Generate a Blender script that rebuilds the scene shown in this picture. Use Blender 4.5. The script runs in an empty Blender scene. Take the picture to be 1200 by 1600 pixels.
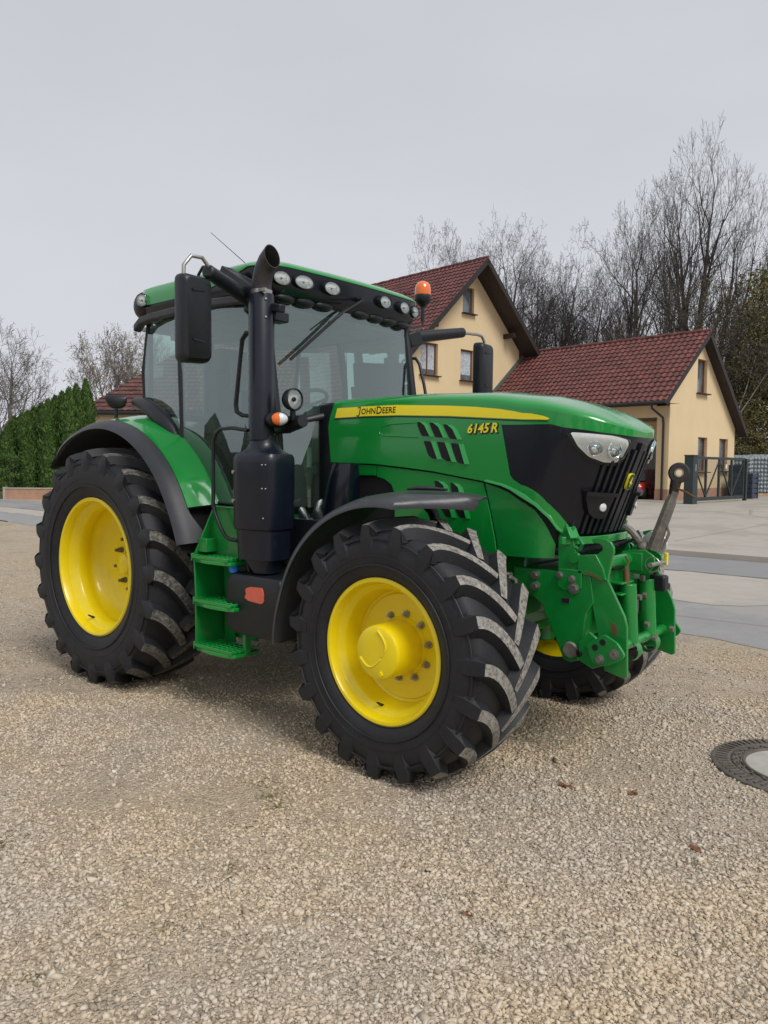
import bpy, bmesh, math, random
import numpy as np
from mathutils import Vector, Matrix
random.seed(7); rng = np.random.default_rng(7)
C = bpy.context.scene.collection
PI = math.pi
def R(d): return math.radians(d)

# ------------------------------------------------------------------ materials
def new_mat(name):
    m = bpy.data.materials.new(name); m.use_nodes = True
    nt = m.node_tree; b = nt.nodes['Principled BSDF']
    return m, nt, b
def N(nt, t, **kw):
    n = nt.nodes.new(t)
    for k, v in kw.items():
        if k in n.inputs: n.inputs[k].default_value = v
        else: setattr(n, k, v)
    return n
def ramp(nt, fac, stops):
    r = nt.nodes.new('ShaderNodeValToRGB'); e = r.color_ramp.elements
    while len(e) < len(stops): e.new(0.5)
    for i, (p, c) in enumerate(stops):
        e[i].position = p; e[i].color = (c[0], c[1], c[2], 1) if len(c) == 3 else c
    nt.links.new(fac, r.inputs['Fac']); return r.outputs['Color']
def mixc(nt, fac, a, b, mode='MIX'):
    m = nt.nodes.new('ShaderNodeMix'); m.data_type = 'RGBA'; m.blend_type = mode
    for s, v in ((m.inputs['Factor'], fac), (m.inputs['A'], a), (m.inputs['B'], b)):
        if hasattr(v, 'links'): nt.links.new(v, s)
        elif isinstance(v, (int, float)): s.default_value = v
        else: s.default_value = (v[0], v[1], v[2], 1)
    return m.outputs['Result']
def coords(nt, kind='Object', scale=(1, 1, 1)):
    t = nt.nodes.new('ShaderNodeTexCoord'); mp = nt.nodes.new('ShaderNodeMapping')
    mp.inputs['Scale'].default_value = scale
    nt.links.new(t.outputs[kind], mp.inputs['Vector']); return mp.outputs['Vector']
def noise(nt, vec, scale, detail=4, rough=.55):
    n = N(nt, 'ShaderNodeTexNoise', Scale=scale, Detail=detail, Roughness=rough)
    nt.links.new(vec, n.inputs['Vector']); return n.outputs['Fac']
def bump(nt, b, h, strength=.3, dist=.01, prev=None):
    n = N(nt, 'ShaderNodeBump', Strength=strength, Distance=dist)
    nt.links.new(h, n.inputs['Height'])
    if prev: nt.links.new(prev, n.inputs['Normal'])
    if b: nt.links.new(n.outputs['Normal'], b.inputs['Normal'])
    return n.outputs['Normal']
def simple(name, col, rough=.5, metal=0, var=.12, nscale=6, coat=0, bmp=0, bscale=200, dirt=0, dirtcol=(.23, .19, .14), spec=.5):
    m, nt, b = new_mat(name)
    v = coords(nt)
    f = noise(nt, v, nscale, 6, .6)
    c2 = tuple(min(1, x * (1 + var)) for x in col); c1 = tuple(x * (1 - var) for x in col)
    col_o = ramp(nt, f, [(.3, c1), (.7, c2)])
    if dirt:
        f2 = noise(nt, v, nscale * 2.3, 8, .7)
        mk = ramp(nt, f2, [(.48, (0, 0, 0)), (.75, (dirt, dirt, dirt))])
        col_o = mixc(nt, mk, col_o, dirtcol)
    nt.links.new(col_o, b.inputs['Base Color'])
    b.inputs['Roughness'].default_value = rough; b.inputs['Metallic'].default_value = metal
    b.inputs['Coat Weight'].default_value = coat; b.inputs['Coat Roughness'].default_value = .08
    b.inputs['Specular IOR Level'].default_value = spec
    if bmp: bump(nt, b, noise(nt, v, bscale, 3), bmp, .003)
    return m
M = {}
M['green'] = simple('green_paint', (.003, .26, .036), .30, 0, .05, 2, .9, dirt=.05, dirtcol=(.05, .19, .06), spec=.4)
M['green_cast'] = simple('green_cast_paint', (.003, .225, .034), .36, 0, .10, 9, .5, .15, 60, dirt=.30, dirtcol=(.04, .13, .035))
M['yellow'] = simple('yellow_paint', (.90, .70, .004), .35, 0, .04, 3, .35, dirt=.16, dirtcol=(.50, .36, .06))
M['sticker_yellow'] = simple('sticker_yellow', (.92, .76, .015), .35, 0, .02, 3, .2)
M['black'] = simple('black_plastic', (.007, .009, .013), .42, 0, .2, 8, 0, .2, 500, dirt=.12, dirtcol=(.022, .023, .026))
M['gloss_black'] = simple('gloss_black', (.003, .005, .011), .26, 0, .1, 5, .25, dirt=.15, dirtcol=(.010, .012, .017), spec=.35)
M['exhaust_black'] = simple('exhaust_shield_paint', (.005, .008, .017), .36, 0, .2, 6, .15, .12, 300, dirt=.12, dirtcol=(.016, .018, .024), spec=.4)
M['fender_black'] = simple('fender_plastic', (.030, .032, .039), .48, 0, .2, 5, 0, .25, 500, dirt=.15, dirtcol=(.07, .07, .07))
M['fender_skylit'] = simple('front_fender_skylit', (.040, .043, .050), .34, 0, .2, 5, 0, .2, 500, dirt=.15, dirtcol=(.09, .09, .09), spec=.6)  # same plastic as the rear fenders, lightened and glossed to suggest sky reflection
M['dark'] = simple('dark_void', (.006, .006, .006), .8)
M['steel'] = simple('bare_steel', (.42, .41, .38), .38, .9, .2, 30, dirt=.5, dirtcol=(.16, .10, .06))
M['dull_steel'] = simple('dull_steel', (.20, .185, .165), .6, .45, .3, 18, 0, .5, 90, dirt=.7, dirtcol=(.30, .27, .22))
M['stack_steel'] = simple('heat_brown_steel', (.055, .050, .052), .45, .55, .3, 10, dirt=.3, dirtcol=(.05, .03, .02))
M['chrome'] = simple('reflector_chrome', (.85, .87, .88), .12, 1, .03)
M['lampface'] = simple('lamp_reflector', (.95, .97, 1.0), .22, .12, .10, 60, .6)
M['orange'] = simple('orange_lens', (.85, .16, .01), .18, 0, .05, 10, .8)
M['white_lens'] = simple('white_lens', (.75, .78, .80), .15, .2, .05, 40, 1.0)
M['red'] = simple('red_reflector', (.70, .12, .07), .3, 0, .1, 20, .5)
M['blue'] = simple('blue_cap_plastic', (.02, .22, .75), .35)
M['interior'] = simple('interior_grey', (.15, .165, .16), .7)
M['interior_light'] = simple('interior_light_grey', (.34, .38, .37), .8)
M['seat'] = simple('seat_fabric', (.11, .12, .12), .9, bmp=.4)
M['paper'] = simple('sticker_pale', (.35, .52, .42), .5)
M['white'] = simple('white_paint', (.75, .75, .73), .5, dirt=.2)
M['rope'] = simple('rusty_wire', (.16, .09, .04), .7, .3)

def glass(name, tint, refl, rough=.02, dust=.10):
    m, nt, b = new_mat(name); nt.nodes.remove(b)
    out = nt.nodes['Material Output']
    t = N(nt, 'ShaderNodeBsdfTransparent'); t.inputs['Color'].default_value = (*tint, 1)
    g = N(nt, 'ShaderNodeBsdfGlossy', Roughness=rough); g.inputs['Color'].default_value = (.80, .92, .90, 1)
    fr = N(nt, 'ShaderNodeFresnel', IOR=1.5)
    ad = N(nt, 'ShaderNodeMath', operation='MULTIPLY_ADD'); ad.inputs[1].default_value = 1.0; ad.inputs[2].default_value = refl
    ad.use_clamp = True
    nt.links.new(fr.outputs[0], ad.inputs[0])
    d = N(nt, 'ShaderNodeBsdfDiffuse'); d.inputs['Color'].default_value = (.30, .36, .35, 1)
    mx0 = N(nt, 'ShaderNodeMixShader'); mx0.inputs[0].default_value = dust      # thin film of dust
    nt.links.new(t.outputs[0], mx0.inputs[1]); nt.links.new(d.outputs[0], mx0.inputs[2])
    mx = N(nt, 'ShaderNodeMixShader')
    nt.links.new(ad.outputs[0], mx.inputs[0]); nt.links.new(mx0.outputs[0], mx.inputs[1]); nt.links.new(g.outputs[0], mx.inputs[2])
    nt.links.new(mx.outputs[0], out.inputs['Surface']); return m
M['glass'] = glass('tinted_cab_glass', (.64, .77, .73), .17, dust=.05)
M['lens_glass'] = glass('clear_lens', (.98, .99, .99), .0, dust=0)
M['window'] = simple('house_window_glass', (.10, .12, .14), .08, 0, .5, 2, 1)

def rubber():
    m, nt, b = new_mat('tyre_rubber'); v = coords(nt)
    f = noise(nt, v, 5, 8, .65); f2 = noise(nt, v, 40, 4, .7)
    c = ramp(nt, f, [(.35, (.007, .008, .011)), (.7, (.016, .018, .022))])
    c = mixc(nt, ramp(nt, f2, [(.55, (0, 0, 0)), (.85, (.25, .25, .25))]), c, (.06, .056, .05))
    nt.links.new(c, b.inputs['Base Color']); b.inputs['Roughness'].default_value = .62
    bump(nt, b, f2, .25, .004); return m
def lugtop():
    m, nt, b = new_mat('dusty_tread'); v = coords(nt)
    f = noise(nt, v, 38, 8, .8); f2 = noise(nt, v, 5, 4, .6)
    c = ramp(nt, f, [(.38, (.06, .057, .052)), (.46, (.19, .178, .158)), (.58, (.34, .32, .285)), (.74, (.47, .45, .41))])
    c = mixc(nt, ramp(nt, f2, [(.25, (.35, .35, .35)), (.5, (0, 0, 0))]), c, (.10, .096, .09))
    nt.links.new(c, b.inputs['Base Color']); b.inputs['Roughness'].default_value = .85
    bump(nt, b, f, .6, .006); return m
M['rubber'] = rubber(); M['lugtop'] = lugtop()
def lugtop2():
    m = M['lugtop'].copy(); m.name = 'dusty_tread_rear'
    for n in m.node_tree.nodes:
        if n.type == 'VALTORGB' and len(n.color_ramp.elements) == 4:
            for e, c in zip(n.color_ramp.elements, ((.03, .03, .028), (.085, .08, .073), (.20, .187, .163), (.36, .335, .30))): e.color = (*c, 1)
    return m
M['lugtop_rear'] = lugtop2()

# ------------------------------------------------------------------ mesh building
class MB:
    def __init__(s): s.v = []; s.f = []; s.m = []; s.mi = 0
    def add(s, vs, fs):
        o = len(s.v); s.v += [tuple(p) for p in vs]; s.f += [tuple(i + o for i in f) for f in fs]; s.m += [s.mi] * len(fs)
    def box(s, c, d, rot=None):
        vs = [Vector((x * d[0] / 2, y * d[1] / 2, z * d[2] / 2)) for x in (-1, 1) for y in (-1, 1) for z in (-1, 1)]
        if rot is not None: vs = [rot @ v for v in vs]
        s.add([v + Vector(c) for v in vs], [(0, 1, 3, 2), (4, 6, 7, 5), (0, 4, 5, 1), (2, 3, 7, 6), (0, 2, 6, 4), (1, 5, 7, 3)]); return s
    def bar(s, a, b, w, h, up=(0, 0, 1)):
        a = Vector(a); b = Vector(b); d = (b - a); L = d.length; d.normalize()
        u = Vector(up); sd = d.cross(u)
        if sd.length < 1e-4: u = Vector((1, 0, 0)); sd = d.cross(u)
        sd.normalize(); u = sd.cross(d)
        rot = Matrix((d, sd, u)).transposed()
        return s.box((a + b) / 2, (L, w, h), rot)
    def tube(s, pts, r, n=10, caps=True):
        pts = [Vector(p) for p in pts]; rs = r if isinstance(r, (list, tuple)) else [r] * len(pts)
        vs = []; fs = []; u = None
        for i, p in enumerate(pts):
            d = (pts[min(i + 1, len(pts) - 1)] - pts[max(i - 1, 0)]).normalized()
            if u is None:
                u = d.orthogonal().normalized()
            else: u = (u - d * u.dot(d)).normalized()
            w = d.cross(u)
            for k in range(n):
                a = 2 * PI * k / n; vs.append(p + (u * math.cos(a) + w * math.sin(a)) * rs[i])
        for i in range(len(pts) - 1):
            for k in range(n):
                k2 = (k + 1) % n; fs.append((i * n + k, i * n + k2, (i + 1) * n + k2, (i + 1) * n + k))
        if caps: fs.append(tuple(range(n))[::-1]); fs.append(tuple((len(pts) - 1) * n + k for k in range(n)))
        s.add(vs, fs); return s
    def cyl(s, a, b, r, n=16, r2=None): return s.tube([a, b], [r, r if r2 is None else r2], n)
    def lathe(s, prof, o=(0, 0, 0), ax=(0, 1, 0), n=48, close=False):
        # prof: (radius, along axis)
        o = Vector(o); ax = Vector(ax).normalized(); u = ax.orthogonal().normalized(); w = ax.cross(u)
        vs = []; fs = []; m = len(prof)
        for k in range(n):
            a = 2 * PI * k / n; e = u * math.cos(a) + w * math.sin(a)
            for (r, t) in prof: vs.append(o + e * r + ax * t)
        for k in range(n):
            k2 = (k + 1) % n
            for j in range(m - 1 if not close else m):
                j2 = (j + 1) % m; fs.append((k * m + j, k2 * m + j, k2 * m + j2, k * m + j2))
        s.add(vs, fs); return s
    def prism(s, poly, f0, f1):
        # poly list of 2D, f0/f1: maps 2D -> 3D for back and front
        n = len(poly)
        tri = tess(poly)
        vs = [f0(*p) for p in poly] + [f1(*p) for p in poly]
        fs = [t[::-1] for t in tri] + [tuple(i + n for i in t) for t in tri] + [(i, (i + 1) % n, (i + 1) % n + n, i + n) for i in range(n)]
        s.add(vs, fs); return s
    def loft(s, rings, cap=True, closed=True):
        n = len(rings[0]); vs = [p for r in rings for p in r]; fs = []
        for i in range(len(rings) - 1):
            for k in range(n if closed else n - 1):
                k2 = (k + 1) % n; fs.append((i * n + k, i * n + k2, (i + 1) * n + k2, (i + 1) * n + k))
        if cap: fs.append(tuple(range(n))[::-1]); fs.append(tuple((len(rings) - 1) * n + k for k in range(n)))
        s.add(vs, fs); return s
    def sphere(s, c, r, n=16, m=10, sc=(1, 1, 1)):
        c = Vector(c); rings = []
        for j in range(m + 1):
            a = -PI / 2 + PI * j / m
            rings.append([c + Vector((r * sc[0] * max(math.cos(a), .01) * math.cos(2 * PI * k / n), r * sc[1] * max(math.cos(a), .01) * math.sin(2 * PI * k / n), r * sc[2] * math.sin(a))) for k in range(n)])
        return s.loft(rings)
    def build(s, name, mat, parent=None, smooth=35, bevel=0, recalc=True, segs=2):
        me = bpy.data.meshes.new(name); me.from_pydata(s.v, [], s.f)
        for mt in (mat if isinstance(mat, (list, tuple)) else [mat]): me.materials.append(mt)
        if any(s.m): me.polygons.foreach_set('material_index', s.m)
        me.validate()
        if recalc:
            bm = bmesh.new(); bm.from_mesh(me); bmesh.ops.recalc_face_normals(bm, faces=bm.faces); bm.to_mesh(me); bm.free()
        me.update()
        if smooth:
            me.shade_smooth(); me.set_sharp_from_angle(angle=R(smooth))
        o = bpy.data.objects.new(name, me); C.objects.link(o); o.parent = parent
        if bevel:
            b = o.modifiers.new('bevel', 'BEVEL'); b.width = bevel; b.segments = segs; b.limit_method = 'ANGLE'; b.angle_limit = R(40)
        return o
def tess(poly):
    bm = bmesh.new(); vs = [bm.verts.new((p[0], p[1], 0)) for p in poly]; bm.verts.index_update()
    f = bm.faces.new(vs); r = bmesh.ops.triangulate(bm, faces=[f])
    out = [tuple(v.index for v in f.verts) for f in bm.faces]; bm.free(); return out
def resample(poly, k=4):
    # closed Catmull-Rom
    n = len(poly); out = []
    for i in range(n):
        p0, p1, p2, p3 = [Vector(poly[(i + j) % n]) for j in (-1, 0, 1, 2)]
        for q in range(k):
            t = q / k
            out.append(tuple(.5 * ((2 * p1) + (p2 - p0) * t + (2 * p0 - 5 * p1 + 4 * p2 - p3) * t * t + (3 * p1 - p0 - 3 * p2 + p3) * t ** 3)))
    return out
def rounded(poly, r, k=3):
    out = []; n = len(poly)
    for i in range(n):
        a, b, c = Vector(poly[i - 1]), Vector(poly[i]), Vector(poly[(i + 1) % n])
        d1 = (a - b); d2 = (c - b); q = min(r, d1.length * .45, d2.length * .45)
        p = b + d1.normalized() * q; e = b + d2.normalized() * q
        for j in range(k + 1):
            t = j / k; out.append(tuple((1 - t) ** 2 * p + 2 * t * (1 - t) * b + t * t * e))
    return out
def patch(mb, poly, fn, t0, t1, step=.04, back=False):
    """a sheet cut to the outline `poly` in a surface's own (a,b) coordinates, raised from offset t0 to t1"""
    bm = bmesh.new(); vs = [bm.verts.new((p[0], p[1], 0)) for p in poly]; f = bm.faces.new(vs)
    bmesh.ops.triangulate(bm, faces=[f])
    xs = [p[0] for p in poly]; ys = [p[1] for p in poly]
    for (lo, hi, no) in ((min(xs), max(xs), (1, 0, 0)), (min(ys), max(ys), (0, 1, 0))):
        k = math.ceil(lo / step)
        while k * step < hi - 1e-6:
            co = (k * step, 0, 0) if no[0] else (0, k * step, 0)
            bmesh.ops.bisect_plane(bm, geom=bm.verts[:] + bm.edges[:] + bm.faces[:], plane_co=co, plane_no=no, dist=1e-5); k += 1
    bm.verts.index_update(); n = len(bm.verts)
    P = [(v.co.x, v.co.y) for v in bm.verts]
    fs = [tuple(v.index for v in f.verts) for f in bm.faces]
    top = [fn(a, b, t1) for a, b in P]; bot = [fn(a, b, t0) for a, b in P]
    side = []
    for e in bm.edges:
        if len(e.link_faces) == 1:
            i, j = e.verts[0].index, e.verts[1].index
            side.append((i, j, j + n, i + n))
    bm.free()
    fs2 = fs + side
    if back: fs2 += [tuple(i + n for i in f)[::-1] for f in fs]
    mb.add(top + bot, fs2)
def empty(name, loc=(0, 0, 0), rz=0, parent=None):
    o = bpy.data.objects.new(name, None); C.objects.link(o); o.location = loc; o.rotation_euler = (0, 0, rz); o.parent = parent
    o.empty_display_size = .2; return o
def tag(o, label, cat, group=None):
    o['label'] = label; o['category'] = cat
    if group: o['group'] = group
    return o
def struct(o): o['kind'] = 'structure'; return o
def text_mesh(txt, size, shear=0, weight=0):
    cu = bpy.data.curves.new('lettering', 'FONT'); cu.body = txt; cu.size = size; cu.shear = shear; cu.offset = weight; cu.resolution_u = 2
    ob = bpy.data.objects.new('lettering', cu); C.objects.link(ob)
    me = bpy.data.meshes.new_from_object(ob); vs = [v.co.copy() for v in me.vertices]; fs = [tuple(p.vertices) for p in me.polygons]
    bpy.data.objects.remove(ob); bpy.data.curves.remove(cu); bpy.data.meshes.remove(me); return vs, fs

# ------------------------------------------------------------------ camera
CAM = Vector((5.334, -4.1496, 1.6517)); YAW, PIT, ROL, FPX = 2.2776, -.0612, .0096, 1197.
Fw = Vector((math.cos(YAW) * math.cos(PIT), math.sin(YAW) * math.cos(PIT), math.sin(PIT)))
Rt = Vector((math.sin(YAW), -math.cos(YAW), 0)); Up = Rt.cross(Fw)
R2 = math.cos(ROL) * Rt + math.sin(ROL) * Up; U2 = -math.sin(ROL) * Rt + math.cos(ROL) * Up
cd = bpy.data.cameras.new('camera'); cam = bpy.data.objects.new('camera', cd); C.objects.link(cam)
cam.matrix_world = Matrix.Translation(CAM) @ Matrix((R2, U2, -Fw)).transposed().to_4x4()
cd.sensor_fit = 'HORIZONTAL'; cd.sensor_width = 36; cd.lens = 36 * FPX / 1200; cd.clip_end = 3000; cd.clip_start = .05
bpy.context.scene.camera = cam
Rh = Vector((math.sin(YAW), -math.cos(YAW), 0)); Fh = Vector((math.cos(YAW), math.sin(YAW), 0))
def G(X, d, z=0):      # ground point X metres to the right, d metres ahead of where the photographer stands
    p = CAM + Rh * X + Fh * d; return Vector((p.x, p.y, z))

# ------------------------------------------------------------------ light and sky
sc = bpy.context.scene
sc.view_settings.view_transform = 'Standard'; sc.view_settings.look = 'None'; sc.view_settings.exposure = .16; sc.view_settings.gamma = 1
w = bpy.data.worlds.new('World'); sc.world = w; w.use_nodes = True
nt = w.node_tree; bg = nt.nodes['Background']
sky = nt.nodes.new('ShaderNodeTexSky'); sky.sky_type = 'NISHITA'; sky.sun_disc = False
SUN_EL, SUN_AZ = R(48), YAW + PI + R(35)      # sun behind the photographer, above the cloud
sky.sun_elevation = SUN_EL; sky.sun_rotation = PI / 2 - SUN_AZ
sky.air_density = 1.5; sky.dust_density = 4
hs = nt.nodes.new('ShaderNodeHueSaturation'); hs.inputs['Saturation'].default_value = .12; hs.inputs['Value'].default_value = 1
nt.links.new(sky.outputs[0], hs.inputs['Color'])
tc = nt.nodes.new('ShaderNodeTexCoord'); sx = nt.nodes.new('ShaderNodeSeparateXYZ'); nt.links.new(tc.outputs['Generated'], sx.inputs[0])
gr = ramp(nt, sx.outputs['Z'], [(0, (6.5, 6.7, 7.3)), (.22, (6.05, 6.25, 6.75)), (.60, (5.35, 5.6, 6.0)), (1, (5.6, 5.8, 6.2))])
mp = nt.nodes.new('ShaderNodeMapping'); mp.inputs['Scale'].default_value = (1, 1, 2.6); nt.links.new(tc.outputs['Generated'], mp.inputs['Vector'])
cn = noise(nt, mp.outputs[0], 1.6, 5, .5)
cl = ramp(nt, cn, [(.3, (.93, .935, .945)), (.7, (1.06, 1.055, 1.05))])
cloud = mixc(nt, 1.0, gr, cl, 'MULTIPLY')
nt.links.new(mixc(nt, .86, hs.outputs[0], cloud), bg.inputs['Color']); bg.inputs['Strength'].default_value = .1
sl = bpy.data.lights.new('sun', 'SUN'); sl.energy = 1.9; sl.angle = R(24); sl.color = (1, .97, .92)
so = bpy.data.objects.new('sun', sl); C.objects.link(so)
sd = Vector((math.cos(SUN_AZ) * math.cos(SUN_EL), math.sin(SUN_AZ) * math.cos(SUN_EL), math.sin(SUN_EL)))
so.rotation_euler = sd.to_track_quat('Z', 'Y').to_euler()

# ------------------------------------------------------------------ ground
def gravel_mat():
    m, nt, b = new_mat('gravel'); v = coords(nt)
    big = noise(nt, v, .55, 6, .6); mid = noise(nt, v, 3.2, 6, .65); fine = noise(nt, v, 60, 4, .7)
    vo = N(nt, 'ShaderNodeTexVoronoi', Scale=62, Randomness=1.0); nt.links.new(v, vo.inputs['Vector'])
    vo2 = N(nt, 'ShaderNodeTexVoronoi', Scale=135, Randomness=1.0); nt.links.new(v, vo2.inputs['Vector'])
    c = ramp(nt, mid, [(.3, (.40, .33, .25)), (.55, (.49, .41, .32)), (.75, (.55, .48, .39))])
    c = mixc(nt, ramp(nt, big, [(.42, (0, 0, 0)), (.58, (.75, .75, .75))]), c, (.47, .385, .275))
    big2 = noise(nt, v, .9, 7, .7); c = mixc(nt, ramp(nt, big2, [(.40, (.55, .55, .55)), (.50, (0, 0, 0))]), c, (.36, .305, .25))
    sp = nt.nodes.new('ShaderNodeSeparateColor'); nt.links.new(vo.outputs['Color'], sp.inputs[0])
    tint = ramp(nt, sp.outputs[0], [(0, (.72, .70, .68)), (.5, (1, 1, 1)), (1, (1.22, 1.2, 1.18))])
    c = mixc(nt, .8, c, tint, 'MULTIPLY')
    sp2 = nt.nodes.new('ShaderNodeSeparateColor'); nt.links.new(vo2.outputs['Color'], sp2.inputs[0])
    c = mixc(nt, .7, c, ramp(nt, sp2.outputs[1], [(0, (.7, .69, .68)), (.6, (1, 1, 1)), (1, (1.15, 1.15, 1.15))]), 'MULTIPLY')
    ms = noise(nt, v, 1.9, 8, .75)
    c = mixc(nt, ramp(nt, ms, [(.66, (0, 0, 0)), (.76, (.55, .55, .55))]), c, (.20, .19, .06))
    nt.links.new(c, b.inputs['Base Color']); b.inputs['Roughness'].default_value = .95; b.inputs['Specular IOR Level'].default_value = .15
    h1 = ramp(nt, vo.outputs['Distance'], [(0, (1, 1, 1)), (.7, (0, 0, 0))]); h2 = ramp(nt, vo2.outputs['Distance'], [(0, (1, 1, 1)), (.7, (0, 0, 0))])
    n1 = bump(nt, None, h1, .9, .009); n2 = bump(nt, None, h2, .8, .004, n1); bump(nt, b, fine, .4, .003, n2)
    return m
M['gravel'] = gravel_mat()
def asphalt_mat(name, a, bcol, c3):
    m, nt, b = new_mat(name); v = coords(nt)
    big = noise(nt, v, .42, 6, .6); mid = noise(nt, v, 2.5, 6, .7); fine = noise(nt, v, 90, 3, .7)
    c = ramp(nt, mid, [(.3, a), (.7, bcol)])
    c = mixc(nt, ramp(nt, big, [(.52, (0, 0, 0)), (.56, (.85, .85, .85))]), c, c3)
    c = mixc(nt, .5, c, ramp(nt, fine, [(.3, (.8, .8, .8)), (.7, (1.2, 1.2, 1.2))]), 'MULTIPLY')
    vo = N(nt, 'ShaderNodeTexVoronoi', Scale=.55, feature='DISTANCE_TO_EDGE')
    vv = mixc(nt, .35, v, N(nt, 'ShaderNodeTexNoise', Scale=1.5).outputs['Color']); nt.links.new(vv, vo.inputs['Vector'])
    vo.inputs['Scale'].default_value = .22; c = mixc(nt, ramp(nt, vo.outputs['Distance'], [(0, (.5, .5, .5)), (.008, (0, 0, 0))]), c, (.15, .14, .12))
    nt.links.new(c, b.inputs['Base Color']); b.inputs['Roughness'].default_value = .75; bump(nt, b, fine, .4, .004); return m
M['asphalt'] = asphalt_mat('asphalt', (.25, .245, .243), (.30, .293, .285), (.33, .31, .285))
M['asphalt_dark'] = asphalt_mat('asphalt_strip', (.225, .222, .225), (.265, .26, .26), (.29, .28, .27))
M['concrete'] = asphalt_mat('pale_concrete', (.38, .345, .30), (.44, .40, .35), (.36, .335, .30))
M['yard'] = asphalt_mat('yard_paving', (.36, .325, .28), (.43, .39, .34), (.33, .30, .265))
M['grass'] = simple('grass_green', (.05, .085, .02), .9, 0, .5, 5, bmp=.5, bscale=30)
M['soil'] = simple('verge_soil', (.14, .12, .07), .95, 0, .5, 3)

def sheet(name, poly, z, mat, thick=.0):
    mb = MB(); tri = tess(poly); mb.add([(p[0], p[1], z) for p in poly], tri)
    if thick:
        n = len(poly); mb.add([(p[0], p[1], z) for p in poly] + [(p[0], p[1], z - thick) for p in poly], [(i, (i + 1) % n, (i + 1) % n + n, i + n) for i in range(n)])
    o = mb.build(name, mat, None, 0, recalc=False)
    for p in o.data.polygons:
        pass
    return struct(o)
sheet('ground', [(-900, -900), (900, -900), (900, 900), (-900, 900)], 0, M['gravel'])
def edge(f, x0, x1, step=.25, amp=.06):
    out = []; x = x0
    while x <= x1: out.append((x, f(x) + amp * math.sin(x * 5.1 + 1) * math.sin(x * 1.7) + random.uniform(-amp, amp) * .6)); x += step
    return out
def lerp(x, pts):
    for (a, b), (c, d) in zip(pts, pts[1:]):
        if x <= c: return b + (d - b) * (x - a) / (c - a)
    return pts[-1][1]
e0 = edge(lambda x: lerp(x, [(-60, 8), (-16, 5.1), (-4, 4.1), (2.6, 3.6), (3.6, 3.35), (14, 3.2)]), -60, 14)
sheet('road', e0 + [(14, 10.2), (-60, 11.2)], .004, M['asphalt'])
p1 = edge(lambda x: lerp(x, [(-60, 7.2), (-20, 6.8), (-6, 6.2), (1, 5.9), (2.2, 5.4), (3.2, 5.9), (14, 6.6)]), -60, 14, .3, .16)
p2 = edge(lambda x: lerp(x, [(-60, 8.7), (-20, 7.9), (-2, 8.1), (2.5, 8.2), (14, 8.6)]), -60, 14, .3, .05)
sheet('road_patch', p1 + p2[::-1], .008, M['concrete'])
p3 = edge(lambda x: lerp(x, [(-60, 8.75), (-20, 7.95), (-2, 8.15), (2.5, 8.25), (14, 8.65)]), -60, 14, .3, .03)
sheet('road_strip', p3 + [(14, 10.3), (2, 10.3), (-20, 9.7), (-60, 10.5)], .0115, M['asphalt_dark'])
kb = MB(); kb.loft([[(x, y, 0), (x, y + .0, .11), (x, y + .16, .12), (x, y + .16, 0)] for x, y in ((-24, 10.32), (-8, 10.34), (2, 10.36), (14, 10.4))])
kb.build('kerb', M['concrete'], None, 0, .01); struct(bpy.data.objects['kerb'])
sheet('yard', [(-24, 10.47), (14, 10.52), (60, 10.5), (60, 120), (-60, 120), (-24, 40)], .115, M['yard'])
# far ground beyond the buildings
sheet('meadow', [tuple(G(-160, 70).xy), tuple(G(160, 70).xy), tuple(G(160, 320).xy), tuple(G(-160, 320).xy)], .15, M['grass'])
hm = MB(); rows = []
for j, (d, h) in enumerate([(95, 0), (150, 5), (230, 9), (330, 0)]):
    rows.append([tuple(G(-260 + 26 * i, d, h * (1 + .25 * math.sin(i * 1.3 + j)) + .1)) for i in range(21)])
hm.loft(rows, False, False); struct(hm.build('hill', M['soil'], None, 60))

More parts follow.
